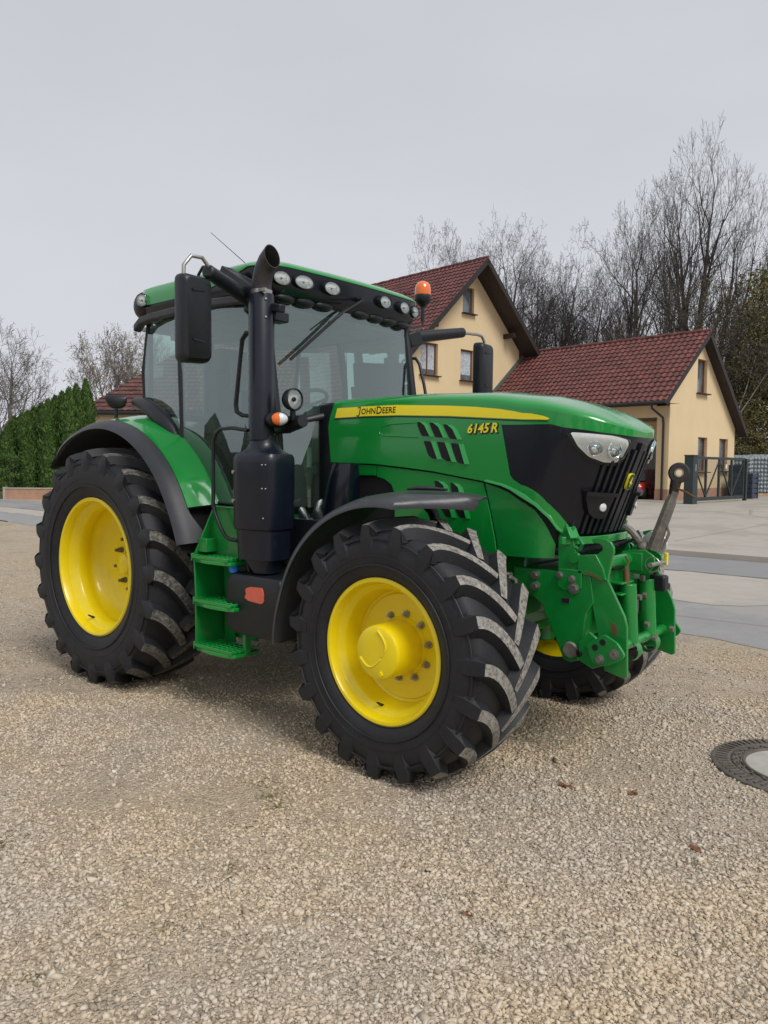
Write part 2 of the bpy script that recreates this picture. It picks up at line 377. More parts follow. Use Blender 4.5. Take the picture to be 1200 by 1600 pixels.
# loose stones
def rocks(name, pts, sizes, ico, mat, seed):
    r = np.random.default_rng(seed)
    protos = []
    for q in range(10):
        pr_ = random.Random(seed * 10 + q); bm = bmesh.new(); k = 11 if ico else 7
        for _ in range(k):
            v = Vector((pr_.gauss(0, 1), pr_.gauss(0, 1), pr_.gauss(0, 1))).normalized() * pr_.uniform(.75, 1.05)
            bm.verts.new(v)
        bmesh.ops.convex_hull(bm, input=bm.verts); bmesh.ops.triangulate(bm, faces=bm.faces[:])
        bm.verts.index_update(); protos.append((np.array([v.co[:] for v in bm.verts]), np.array([[v.index for v in f.verts] for f in bm.faces]))); bm.free()
    nv = min(len(p[0]) for p in protos); protos = [p for p in protos if len(p[0]) == nv and p[1].max() < nv]
    nfc = min(len(p[1]) for p in protos)
    n = len(pts); pick = r.integers(0, len(protos), n); VV = np.stack([p[0] for p in protos])
    P = VV[pick] * (1 + r.uniform(-.12, .12, (n, nv, 1)))
    scl = np.stack([r.uniform(.8, 1.5, n), r.uniform(.6, 1.05, n), r.uniform(.35, .75, n)], 1)[:, None] * sizes[:, None, None]
    P = P * scl; a = r.uniform(0, 2 * PI, n); t = r.normal(0, .35, n)
    ct, st = np.cos(t)[:, None], np.sin(t)[:, None]
    P = np.stack([P[..., 0] * ct - P[..., 2] * st, P[..., 1], P[..., 0] * st + P[..., 2] * ct], -1)
    ca, sa = np.cos(a)[:, None], np.sin(a)[:, None]
    P = np.stack([P[..., 0] * ca - P[..., 1] * sa, P[..., 0] * sa + P[..., 1] * ca, P[..., 2]], -1)
    P = P + pts[:, None] + np.array([0, 0, 1]) * (sizes * .16)[:, None, None]
    me = bpy.data.meshes.new(name); FF = [p[1] for p in protos]; idx = np.concatenate([(FF[k][None] + (np.where(pick == k)[0] * nv)[:, None, None]).reshape(-1) for k in range(len(FF))]); nf = len(idx) // 3
    me.vertices.add(n * nv); me.vertices.foreach_set('co', P.reshape(-1).astype(np.float32))
    me.loops.add(nf * 3); me.loops.foreach_set('vertex_index', idx.astype(np.int32))
    me.polygons.add(nf); me.polygons.foreach_set('loop_start', (np.arange(nf) * 3).astype(np.int32)); me.update(calc_edges=True); me.validate()
    me.materials.append(mat); o = bpy.data.objects.new(name, me); C.objects.link(o); o['kind'] = 'stuff'; return o
def stone_mat():
    m, nt, b = new_mat('loose_stone'); g = nt.nodes.new('ShaderNodeNewGeometry'); v = coords(nt)
    c = ramp(nt, g.outputs['Random Per Island'], [(0, (.32, .265, .20)), (.15, (.47, .40, .315)), (.5, (.58, .50, .405)), (.8, (.65, .585, .495)), (.985, (.56, .46, .36)), (1, (.72, .69, .64))])
    f = noise(nt, v, 120, 4, .7); c = mixc(nt, .6, c, ramp(nt, f, [(.3, (.8, .8, .8)), (.7, (1.1, 1.1, 1.1))]), 'MULTIPLY'); big = noise(nt, v, .55, 6, .6); c = mixc(nt, .9, c, ramp(nt, big, [(.40, (.93, .94, .97)), (.60, (1.08, 1.0, .86))]), 'MULTIPLY')
    nt.links.new(c, b.inputs['Base Color']); b.inputs['Roughness'].default_value = .92; b.inputs['Specular IOR Level'].default_value = .2; return m
M['stone'] = stone_mat()
def scatter(n, d0, d1, power, lo, hi, smin, smax, seed, keep=None):
    r = np.random.default_rng(seed); u = r.uniform(0, 1, n)
    d = (d0 ** power + u * (d1 ** power - d0 ** power)) ** (1 / power); X = r.uniform(lo, hi, n) * d
    P = np.array(CAM)[None, :2] + X[:, None] * np.array(Rh)[None, :2] + d[:, None] * np.array(Fh)[None, :2]
    # clumping
    cl = np.sin(P[:, 0] * 2.1 + 1.3 * np.sin(P[:, 1] * 1.7)) * np.sin(P[:, 1] * 2.7 + np.sin(P[:, 0] * 1.1)) + .5 * np.sin(P[:, 0] * 7.3) * np.sin(P[:, 1] * 6.1)
    ok = r.uniform(-1.0, 1.0, n) < cl * 1.0 + .40 + .35 * (d < 3.0)
    ok &= (P[:, 1] < 3.3 - .02 * P[:, 0])
    ok &= ((P[:, 0] - 4.40) ** 2 + (P[:, 1] - .47) ** 2 > .43 ** 2)
    P = P[ok]; s = smin + (smax - smin) * r.uniform(0, 1, len(P)) ** 2.3
    return np.concatenate([P, np.zeros((len(P), 1))], 1), s
P, S = scatter(120000, 2.0, 5.4, 1.1, -.58, .58, .0035, .0165, 1); rocks('gravel_stones', P, S, True, M['stone'], 1)
P, S = scatter(90000, 5.0, 13, 1.0, -.60, .60, .006, .019, 2); rocks('gravel_stones', P, S, False, M['stone'], 2)
P, S = scatter(1500, 2.1, 8, 1.3, -.58, .58, .014, .030, 3); rocks('gravel_stones', P, S, True, M['stone'], 3)

# small weeds, dead leaves
wm = MB()
def tuft(x, y, n, r, h):
    for _ in range(n):
        a = random.uniform(0, 2 * PI); q = random.uniform(0, r); px, py = x + q * math.cos(a), y + q * math.sin(a)
        L = random.uniform(.4, 1) * h; b = random.uniform(0, 2 * PI); dx, dy = math.cos(b), math.sin(b); wd = .0025
        e = random.uniform(.5, 1.4)
        wm.add([(px - dy * wd, py + dx * wd, 0), (px + dy * wd, py - dx * wd, 0), (px + dx * L * e * .6 + dy * wd, py + dy * L * e * .6 - dx * wd, L * .6), (px + dx * L * e, py + dy * L * e, L * .62)], [(0, 1, 2, 3)])
for (X, d, n, r, h) in [(-.55, 3.72, 60, .10, .02), (-.62, 3.85, 40, .08, .02), (-.5, 3.6, 40, .06, .02), (-.62, 3.05, 30, .06, .02), (.02, 2.48, 40, .07, .014), (.06, 2.55, 30, .05, .012), (-.75, 2.62, 40, .06, .02), (.35, 2.5, 40, .05, .02), (-1.65, 3.2, 70, .14, .03),
                        (.75, 3.6, 25, .05, .015), (1.15, 2.55, 50, .06, .02), (.45, 3.9, 25, .05, .015), (1.3, 3.1, 30, .05, .015), (1.75, 3.75, 80, .16, .015), (-.15, 2.9, 30, .05, .015), (-1.1, 2.35, 40, .05, .02)]:
    p = G(X, d); tuft(p.x, p.y, n, r, h)
M['weed'] = simple('weed', (.16, .15, .06), .8, 0, .5, 20)
wo = wm.build('weeds', M['weed'], None, 0, recalc=False); wo['kind'] = 'stuff'
M['leafdead'] = simple('dead_leaf', (.20, .085, .035), .7, 0, .5, 30)
for i, (X, d, s, lab) in enumerate([(.95, 3.86, .032, 'orange brown dead leaf on the gravel below the front tyre'), (1.27, 3.78, .026, 'small dark brown dead leaf left of the manhole cover'), (1.36, 3.22, .03, 'curled dark leaf on the gravel below the manhole cover'), (.32, 2.72, .022, 'small brown leaf on the gravel near the bottom edge')]):
    p = G(X, d); lm = MB(); pts = []
    for k in range(9):
        a = 2 * PI * k / 9; rr = s * (1 + .35 * math.cos(2 * a) + .12 * math.sin(5 * a)); pts.append((rr * math.cos(a + i), rr * .7 * math.sin(a + i), .006 + .008 * math.sin(3 * a)))
    lm.add([(0, 0, .004)] + pts, [(0, k + 1, (k + 1) % 9 + 1) for k in range(9)])
    lo = lm.build('dead_leaf', M['leafdead'], None, 50); lo.location = (p.x, p.y, .006); tag(lo, lab, 'leaf', 'dead leaves on the gravel')

# manhole cover
mh = empty('manhole_cover', (4.40, .47, .0)); tag(mh, 'round cast iron manhole cover with a concrete centre set in the gravel', 'manhole cover')
M['iron'] = simple('cast_iron', (.16, .14, .12), .55, .5, .3, 12, 0, .5, 120, dirt=.6, dirtcol=(.26, .22, .17))
mb = MB(); mb.lathe([(.44, -.05), (.44, .012), (.425, .018), (.342, .018), (.338, .006), (.335, -.05)], (0, 0, 0), (0, 0, 1), 96)
for k in range(64):
    a = 2 * PI * k / 64; rot = Matrix.Rotation(a, 3, 'Z'); mb.box(rot @ Vector((.384, 0, .0205)), (.06, .013, .009), rot)
mb.build('frame_ring', M['iron'], mh, 40)
mb = MB(); mb.lathe([(.332, -.05), (.332, .014), (.329, .016), (.327, .008), (.288, .008), (.287, .014), (.286, .016), (.284, .010), (.279, .010), (.274, .016), (.262, .016), (.260, .004)], (0, 0, 0), (0, 0, 1), 96)
for k in range(24):
    a = 2 * PI * k / 24
    for (r0, w0, l0) in ((.322, .020, .012), (.306, .034, .008), (.290, .016, .010)):
        rot = Matrix.Rotation(a + r0 * 5, 3, 'Z'); mb.box(rot @ Vector((r0, 0, .011)), (l0, w0, .011), rot)
mb.build('lid', M['iron'], mh, 40)
M['mh_conc'] = simple('smooth_concrete', (.40, .38, .34), .85, 0, .12, 12, 0, .4, 150)
mb = MB(); mb.lathe([(.001, .012), (.15, .012), (.2605, .010)], (0, 0, 0), (0, 0, 1), 64); mb.build('concrete_infill', M['mh_conc'], mh, 40)

# ------------------------------------------------------------------ TRACTOR  (x forward, y to its left, z up; rear axle at x = 0)
T = empty('tractor'); tag(T, 'big green farm tractor with yellow wheels parked on the gravel', 'tractor')
WB = 2.765

def tyre_mesh(Rr, W, rr, nl, out, lugm):
    h = W / 2; Rb = Rr - .052; d = Rb - rr
    half = [(.0, Rb), (.5 * h, Rb - .004), (.8 * h, Rb - .016), (.93 * h, Rb - .040), (.985 * h, Rb - .085), (1.0 * h, rr + .60 * d), (.99 * h, rr + .42 * d), (.955 * h, rr + .24 * d), (.90 * h, rr + .10 * d), (.86 * h, rr + .02), (.83 * h, rr - .01)]
    prof = [(r, y) for y, r in half[::-1]] + [(r, -y) for y, r in half[1:]]
    mb = MB(); mb.lathe(prof, n=96)
    # moulded rings on the sidewall
    for sgn in (-1, 1):
        for (f, e) in ((.47, .0012), (.30, .0012), (.80, .0015)):
            yy = h * (.995 if f < .7 else .992); rr2 = rr + f * d
            mb.lathe([(rr2 - .006, sgn * (yy - .004)), (rr2 - .003, sgn * (yy + e)), (rr2 + .003, sgn * (yy + e)), (rr2 + .006, sgn * (yy - .004))], n=96)
    K = 9
    for side in (-1, 1):
        for i in range(nl):
            phi0 = 2 * PI * (i + (.5 if side > 0 else 0)) / nl
            L = h * 1.0; rows = []
            wt0 = .0240 if Rr < .8 else .029
            jit = random.uniform(-.004, .004)
            for k in range(K + 1):
                e = k / K; y = -.02 + (h * .985 + .02) * e; arc = L * (1 - (1 - e) ** 1.55)
                ty = (h + .02); ta = L * 1.55 * (1 - e) ** .55 if e < 1 else 0.05
                ln = math.hypot(ty, ta); ny, na = -ta / ln, ty / ln           # normal in the (y, arc) sheet
                top = Rr - .003 - .030 * e ** 4; bot = Rb - .008 - .03 * e ** 4
                wt = wt0 * (1 + .25 * e); wb = wt * 1.75 + .008 * e
                if k == 0: wt *= .85
                row = []
                for (q, rad) in ((-wb, bot), (-wt, top), (wt + jit, top), (wb, bot)):
                    yy = side * (y + ny * q); a = phi0 + (arc + na * q) / Rr
                    row.append((rad * math.cos(a), yy, rad * math.sin(a)))
                rows.append(row)
            for (yy, rad, g) in ((1.008, Rb - .035, 1.35), (1.018, Rb - .075, 1.45), (1.004, Rb - .125, 1.30)):   # over the shoulder
                row = []
                for (q, dy) in ((-wb * g * .95, -.03), (-wt * g, 0), (wt * g, 0), (wb * g * .95, -.03)):
                    a = phi0 + (L + q) / Rr; row.append((rad * math.cos(a), side * (h * yy + dy), rad * math.sin(a)))
                rows.append(row)
            o = len(mb.v); n4 = 4
            mb.v += [p for r in rows for p in r]
            for k in range(len(rows) - 1):
                for j in range(3):
                    mb.f.append((o + k * 4 + j, o + k * 4 + j + 1, o + (k + 1) * 4 + j + 1, o + (k + 1) * 4 + j)); mb.m.append(1 if (j == 1 and k < K) else 0)
            mb.f.append((o, o + 1, o + 2, o + 3)); mb.m.append(0)
            e_ = o + (len(rows) - 1) * 4; mb.f.append((e_, e_ + 3, e_ + 2, e_ + 1)); mb.m.append(0)
    return mb
def wheel(name, loc, Rr, W, rr, nl, s, front):
    """s = -1: outer face towards -y"""
    wh = empty(name, loc, 0, T)
    tm = tyre_mesh(Rr, W, rr, nl, s, None)
    tm.build('tyre', [M['rubber'], M['lugtop'] if front else M['lugtop_rear']], wh, 38, recalc=True)
    q0 = W * .42; mb = MB()
    def P(l): return [(r, s * q) for r, q in l]
    if front:
        prof = [(rr + .012, q0 - .01), (rr + .012, q0 + .008), (rr + .004, q0 + .014), (rr - .010, q0 + .012), (rr - .018, q0 - .002), (rr - .024, q0 - .035), (rr - .030, q0 - .042), (rr - .052, q0 - .062), (rr - .060, q0 - .075),
                (rr - .062, q0 - .13), (rr - .072, q0 - .145), (rr - .076, q0 - .175), (rr - .090, q0 - .186), (rr - .096, q0 - .178), (.20, q0 - .186), (.16, q0 - .182), (.002, q0 - .182)]
        back = [(rr - .05, q0 - .20), (rr - .06, -q0 + .10), (rr - .02, -q0 + .04), (rr + .012, -q0)]
    else:
        prof = [(rr + .014, q0 - .012), (rr + .014, q0 + .010), (rr + .004, q0 + .018), (rr - .012, q0 + .014), (rr - .020, q0 - .004), (rr - .024, q0 - .050), (rr - .034, q0 - .060), (rr - .066, q0 - .095), (rr - .074, q0 - .115),
                (rr - .074, q0 - .175), (rr - .060, q0 - .195), (rr - .060, q0 - .225), (rr - .085, q0 - .255), (rr - .092, q0 - .275), (rr - .14, q0 - .31), (.24, q0 - .335), (.15, q0 - .345), (.002, q0 - .345)]
        back = [(rr - .06, q0 - .28), (rr - .07, -q0 + .12), (rr - .02, -q0 + .05), (rr + .014, -q0)]
    mb.lathe(P(prof), n=96); mb.lathe(P(back), n=96)
    rim = mb.build('rim', M['yellow'], wh, 40)
    if front:
        qd = q0 - .182; mb = MB()
        mb.lathe(P([(.168, qd - .01), (.158, qd + .012), (.150, qd + .02), (.146, qd + .10), (.143, q0 + .022), (.138, q0 + .034), (.125, q0 + .040), (.06, q0 + .043), (.001, q0 + .043)]), n=64)
        mb.tube([(.020 + .10 * math.sin(t * 2.6) * .55 - .01, s * (q0 + .043), .12 - .24 * t * .55) for t in [k / 12 for k in range(13)]], .006, 6)
        mb.tube([(.03 - .14 * t, s * (q0 + .042), -.03 - .05 * math.sin(t * 3)) for t in [k / 10 for k in range(11)]], .006, 6)
        mb.build('hub', M['yellow'], wh, 40)
        mb = MB(); mb.cyl((.035, s * (q0 + .038), -.105), (.035, s * (q0 + .050), -.105), .013, 6); mb.build('drain_plug', M['yellow'], wh, 30)
        nb, rb, ln = 10, .178, .034
    else:
        qd = q0 - .340; mb = MB()
        mb.lathe(P([(.13, qd - .01), (.125, qd + .02), (.085, qd + .035), (.08, qd + .11), (.07, qd + .118), (.001, qd + .118)]), n=48); mb.build('hub', M['yellow'], wh, 40)
        nb, rb, ln = 10, .205, .060
    for k in range(nb):
        a = 2 * PI * (k + .3) / nb; x, z = rb * math.cos(a), rb * math.sin(a); m2 = MB()
        m2.cyl((x, s * qd, z), (x, s * (qd + .008), z), .020 if front else .024, 20)
        m2.cyl((x, s * (qd + .008), z), (x, s * (qd + ln * .6), z), .0145 if front else .019, 6)
        m2.cyl((x, s * (qd + ln * .6), z), (x, s * (qd + ln), z), .009 if front else .013, 10)
        m2.build('wheel_bolt', M['dull_steel'] if not front else M['steel'], wh, 30)
    m2 = MB(); a = R(-100 if front else -112); rv = rr - .05
    m2.tube([(rv * math.cos(a), s * (q0 - .09), rv * math.sin(a)), ((rv - .035) * math.cos(a), s * (q0 - .03), (rv - .035) * math.sin(a))], [.010, .005], 8); m2.build('valve_stem', M['black'], wh)
    return wh
Rrear, Wr, orr, rimr = .895, .622, .967, .505
Rfr, Wf, orf, rimf = .700, .530, .930, .377
wheel('rear_wheel', (0, -orr, Rrear * .975), Rrear, Wr, rimr, 20, -1, False)
wheel('rear_wheel', (0, orr, Rrear * .975), Rrear, Wr, rimr, 20, 1, False)
wheel('front_wheel', (WB, -orf, Rfr * .97), Rfr, Wf, rimf, 19, -1, True)
wheel('front_wheel', (WB, orf, Rfr * .97), Rfr, Wf, rimf, 19, 1, True)

# ---- bonnet surface: s runs along the flank (metres) and round the nose, z up
S0 = 3.15; SE = 3.80
def hood_pt(s, z, off=0, m=1):
    def q(s):
        w0 = .455 - (min(s, S0) - 1.75) * .018
        if z > 1.95: w0 -= .012 * ((z - 1.95) / .1) ** 2
        xf = 3.675 + (z - 1.82) * .37 if z < 1.82 else 3.675
        if s <= S0: return (s, -w0)
        ph = min((s - S0) / .65, 1) * PI / 2; p = .75
        return (S0 + (xf - S0) * math.sin(ph) ** p, -w0 * max(math.cos(ph), 0) ** p)
    a = q(s); e = .004; b0 = q(max(s - e, 1.0)); b1 = q(min(s + e, SE)); tx, ty = b1[0] - b0[0], b1[1] - b0[1]
    if s >= SE - .02: tx, ty = 0, 1
    l = math.hypot(tx, ty) or 1
    return Vector((a[0] + off * ty / l, m * (a[1] - off * tx / l), z))
def hoodf(m): return lambda a, b, t: hood_pt(a, b, t, m)
ZSH = [(1.60, 2.045), (2.3, 2.045), (2.65, 2.032), (3.0, 2.000), (3.24, 1.955), (3.4, 1.912), (3.6, 1.868), (3.8, 1.842)]
def zsh(s): return lerp(s, ZSH)
def zc(x): return lerp(x, [(1.6, 2.105), (2.4, 2.11), (2.9, 2.092), (3.2, 2.050), (3.4, 1.998), (3.50, 1.965), (3.56, 1.940), (3.62, 1.912), (3.7, 1.875)])
ss = [1.72 + .06 * i for i in range(24)] + [3.15 + .025 * i for i in range(27)]
UB = [(1.705, 1.668), (2.10, 1.658), (2.32, 1.640), (2.545, 1.618), (2.915, 1.564), (3.03, 1.541), (3.085, 1.521), (3.15, 1.485), (3.21, 1.438), (3.30, 1.372), (3.37, 1.312), (3.43, 1.285), (3.50, 1.284)]
BT = [(3.020, 1.884), (3.245, 1.880), (3.300, 1.862), (3.495, 1.834), (3.685, 1.818), (3.80, 1.815)]
BB = [(3.080, 1.603), (3.10, 1.578), (3.165, 1.542), (3.22, 1.505), (3.275, 1.458), (3.36, 1.40), (3.430, 1.348), (3.480, 1.309), (3.52, 1.290)]
hood = MB()
def top_surface(mb, m):
    ks = [0, .006, .018, .04, .08, .14, .22, .35, .55, .8, 1]
    rows = []
    for s in ss:
        z0 = zsh(s); p = hood_pt(s, z0, 0, m); cx = min(s, S0) ; row = []
        for k in ks:
            x = p.x + (cx - p.x) * k; y = p.y * (1 - k); e = 1 - k
            pr = (1 - e ** (3.2 + 1.5 * max(0, min(1, (s - 3.2) / .4)))) ** (1 / 2.4)
            z = z0 + (max(zc(x), z0 + .004) - z0) * pr
            # shallow raised spine along the top
            z += (1 - e ** 12) * .010 * (1 / (1 + math.exp((abs(y) - .17) / .012))) * min(1, max(0, (x - 2.1) * 2))
            row.append((x, y, z))
        rows.append(row)
    mb.loft(rows, False, False)
for m in (1, -1):
    top_surface(hood, m)
    patch(hood, [(1.72, zsh(1.72))] + [(s, zsh(s)) for s in ss[1:]] + [(SE, 1.815)] + BT[::-1][1:] + BB + [(3.50, 1.284)] + UB[::-1][1:] + [(1.68, 1.90), (1.69, 1.956)], hoodf(m), -.012, 0, .05)
hb = hood.build('hood', M['green'], T, 38)
# dark lining under the bonnet
mb = MB()
for m in (1, -1):
    patch(mb, [(1.70, 1.30), (3.55, 1.20), (3.80, 1.262), (3.80, 1.812), (3.4, 1.85), (3.0, 1.88), (1.72, 2.0)], hoodf(m), -.05, -.028, .06)
mb.build('engine_bay_lining', M['dark'], hb, 40)
# black nose
nose = MB()
for m in (1, -1):
    patch(nose, BT + [(SE, 1.268), (3.66, 1.272), (3.52, 1.288)] + BB[::-1][1:], hoodf(m), -.024, -.004, .04)
nb_ = nose.build('grille', M['gloss_black'], hb, 38)
ribs = MB()
for m in (1, -1):
    for i, s in enumerate([3.565, 3.615, 3.665, 3.715, 3.765]):
        patch(ribs, [(s - .011, 1.285), (s + .011, 1.285), (s + .009, 1.665 + .02 * i), (s - .009, 1.665 + .02 * i)], hoodf(m), -.006, .010, .05)
patch(ribs, [(3.79, 1.285), (3.80, 1.285), (3.80, 1.78), (3.79, 1.78)], hoodf(1), -.006, .012, .05)
patch(ribs, [(3.79, 1.285), (3.80, 1.285), (3.80, 1.78), (3.79, 1.78)], hoodf(-1), -.006, .012, .05)
ribs.build('grille_rib', M['black'], hb, 38)
# lower side panels
for m in (1, -1):
    mb = MB()
    patch(mb, [(2.105, 1.648), (2.545, 1.608), (2.90, 1.556), (2.945, 1.40), (2.985, 1.235), (3.0, 1.145), (2.25, 1.145), (2.25, 1.47), (2.22, 1.53), (2.17, 1.560), (2.10, 1.578)], hoodf(m), -.03, -.010, .05)
    mb.build('side_panel', M['green'], hb, 38, .003)
    mb = MB()
    patch(mb, [(2.912, 1.554), (2.995, 1.530), (3.06, 1.508), (3.14, 1.462), (3.21, 1.408), (3.285, 1.335), (3.350, 1.268), (3.395, 1.225), (3.415, 1.150), (3.01, 1.145), (2.995, 1.235), (2.955, 1.40)], hoodf(m), -.03, -.014, .05)
    mb.build('side_panel', M['green_cast'], hb, 38, .003)
    mb = MB()
    patch(mb, [(1.86, 1.656), (2.095, 1.648), (2.093, 1.585), (1.86, 1.585)], hoodf(m), -.03, -.012, .05)
    patch(mb, [(1.86, 1.552), (2.13, 1.548), (2.18, 1.52), (2.215, 1.46), (2.22, 1.16), (1.86, 1.16)], hoodf(m), -.05, -.035, .05)
    mb.build('side_panel', M['green'], hb, 38, .003)
# yellow stripe, lettering
STR = [(1.742, 1.962), (1.757, 2.026), (2.00, 2.028), (2.265, 2.027), (2.655, 2.006), (2.85, 1.991), (3.005, 1.973), (3.10, 1.957), (3.170, 1.941), (3.215, 1.925), (3.240, 1.911), (3.232, 1.904), (3.1, 1.915), (3.005, 1.921), (2.655, 1.946), (2.270, 1.963), (2.0, 1.966)]
for m in (1, -1):
    mb = MB(); patch(mb, STR, hoodf(m), 0, .0015, .05); mb.build('yellow_stripe', M['sticker_yellow'], hb, 30)
    mb = MB(); patch(mb, [(a, b - .0) for a, b in [(1.738, 1.957), (2.0, 1.961), (2.27, 1.958), (2.655, 1.941), (3.005, 1.916), (3.1, 1.910), (3.232, 1.899), (3.235, 1.893), (3.1, 1.903), (3.005, 1.909), (2.655, 1.934), (2.27, 1.951), (2.0, 1.954), (1.736, 1.949)]], hoodf(m), 0, .001, .05)
    mb.build('stripe_edge', M['black'], hb, 30)
def hood_text(parts, name, mat, off, m):
    mb = MB()
    for (txt, size, s0, z0, sh, wt, slope) in parts:
        vs, fs = text_mesh(txt, size, sh, wt)
        if m < 0 and len(parts) == 2 and txt == 'JOHN': s0 = 2.10
        elif m < 0 and txt == 'DEERE': s0 = 1.88
        if m > 0: P = [hood_pt(s0 + v.x, z0 + v.y + slope * v.x, off, 1) for v in vs]
        else:
            mx = max(v.x for v in vs); P = [hood_pt(s0 + mx - v.x, z0 + v.y - slope * (v.x - mx), off, -1) for v in vs]
        mb.add(P, fs)
    return mb.build(name, mat, hb, 0, recalc=False)
for m in (1, -1):
    a = [('OHN', .053, 1.972, 1.979, 0, .0008, .0), ('D', .068, 2.098, 1.977, 0, .0008, 0), ('EERE', .053, 2.148, 1.980, 0, .0008, 0)] if m > 0 else [('JOHN', .055, 1.93, 1.976, 0, .001, 0), ('DEERE', .055, 2.10, 1.976, 0, .001, 0)]
    hood_text(a, 'lettering', M['black'], .0026, m)
    if m > 0:
        mb = MB(); mb.tube([hood_pt(x, z, .003) for x, z in [(1.945, 2.024), (1.965, 2.024), (1.962, 2.0), (1.960, 1.980), (1.954, 1.970), (1.944, 1.968), (1.936, 1.974)]], .0032, 6); mb.build('lettering', M['black'], hb, 40)
    hood_text([('6145', .076, 2.795 if m > 0 else 2.85, 1.836, .25, .005, .02), ('R', .076, 2.955 if m > 0 else 2.785, 1.839, .25, .005, .02)], 'number_shadow', M['black'], .0018, m)
    hood_text([('6145', .074, 2.790 if m > 0 else 2.855, 1.841, .25, .0018, .02), ('R', .074, 2.950 if m > 0 else 2.790, 1.844, .25, .0018, .02)], 'number_badge', M['sticker_yellow'], .0030, m)
# side vents: flat dark patches painted as shaded recesses, with green fins
M['mesh'] = simple('vent_shade', (.012, .012, .016), .5, .3, .5, 160)
UV = [[(2.425, 1.912), (2.455, 1.915), (2.485, 1.895), (2.527, 1.827), (2.468, 1.829), (2.447, 1.86)], [(2.520, 1.909), (2.552, 1.908), (2.588, 1.884), (2.627, 1.817), (2.565, 1.822), (2.545, 1.86)], [(2.620, 1.896), (2.655, 1.893), (2.690, 1.868), (2.727, 1.806), (2.672, 1.810), (2.648, 1.85)],
      [(2.478, 1.801), (2.537, 1.797), (2.585, 1.690), (2.548, 1.693), (2.515, 1.715)], [(2.578, 1.795), (2.638, 1.789), (2.690, 1.675), (2.650, 1.678), (2.615, 1.70)], [(2.680, 1.787), (2.737, 1.780), (2.780, 1.662), (2.742, 1.665), (2.710, 1.69)],
      [(2.555, 1.560), (2.590, 1.558), (2.625, 1.535), (2.690, 1.345), (2.645, 1.345), (2.600, 1.40)], [(2.672, 1.550), (2.700, 1.548), (2.730, 1.525), (2.790, 1.345), (2.745, 1.345), (2.705, 1.40)]]
for m in (1, -1):
    for i, poly in enumerate(UV):
        base = -.010 if i >= 6 else 0
        mb = MB(); patch(mb, rounded(poly, .008, 2), hoodf(m), base, base + .0012, .05); vt = mb.build('side_vent', M['mesh'], hb, 30)
        # raised fin along the front edge of each slot
        mx = max(p[0] for p in poly); fr = [p for p in poly if True]
        e = [poly[0], poly[1], poly[2], poly[3]] if (len(poly) == 6) else [poly[1], poly[2]]
        mb = MB()
        if len(poly) == 6: line = [poly[1], poly[2], poly[3]]
        else: line = [poly[1], poly[2]]
        pts0 = [hood_pt(a - .002, b, base, m) for a, b in line]; pts1 = [hood_pt(a + .006, b, base + .014, m) for a, b in line]; pts2 = [hood_pt(a + .034, b - .002, base + .001, m) for a, b in line]
        mb.loft([[p0, p1, p2] for p0, p1, p2 in zip(pts0, pts1, pts2)], True, True)
        if i in (0, 1, 2, 6, 7):
            a, b = poly[0], poly[1]
            mb.tube([hood_pt(a[0], a[1] + .002, base, m), hood_pt(b[0], b[1] + .002, base + .004, m), hood_pt(poly[2][0] + .004, poly[2][1] + .002, base + .008, m)], [.002, .004, .004], 6)
        mb.build('vent_fin', M['green'], hb, 50)
    mb = MB()     # pressed crease behind the vents
    mb.tube([hood_pt(a, b, -.001, m) for a, b in [(2.42, 1.912), (2.25, 1.908), (2.15, 1.898), (2.125, 1.875), (2.13, 1.85), (2.16, 1.838), (2.30, 1.830), (2.44, 1.822)]], .004, 6); mb.build('pressed_crease', M['green'], hb, 60)
# raised lip along the arch
for m in (1, -1):
    mb = MB(); line = UB[4:12]; rows = []
    for (a, b) in line: rows.append([hood_pt(a - .004, b - .004, -.012, m), hood_pt(a, b, .007, m), hood_pt(a + .010, b + .008, .005, m), hood_pt(a + .016, b + .014, -.004, m)])
    mb.loft(rows, True, True); mb.build('arch_lip', M['green'], hb, 50)
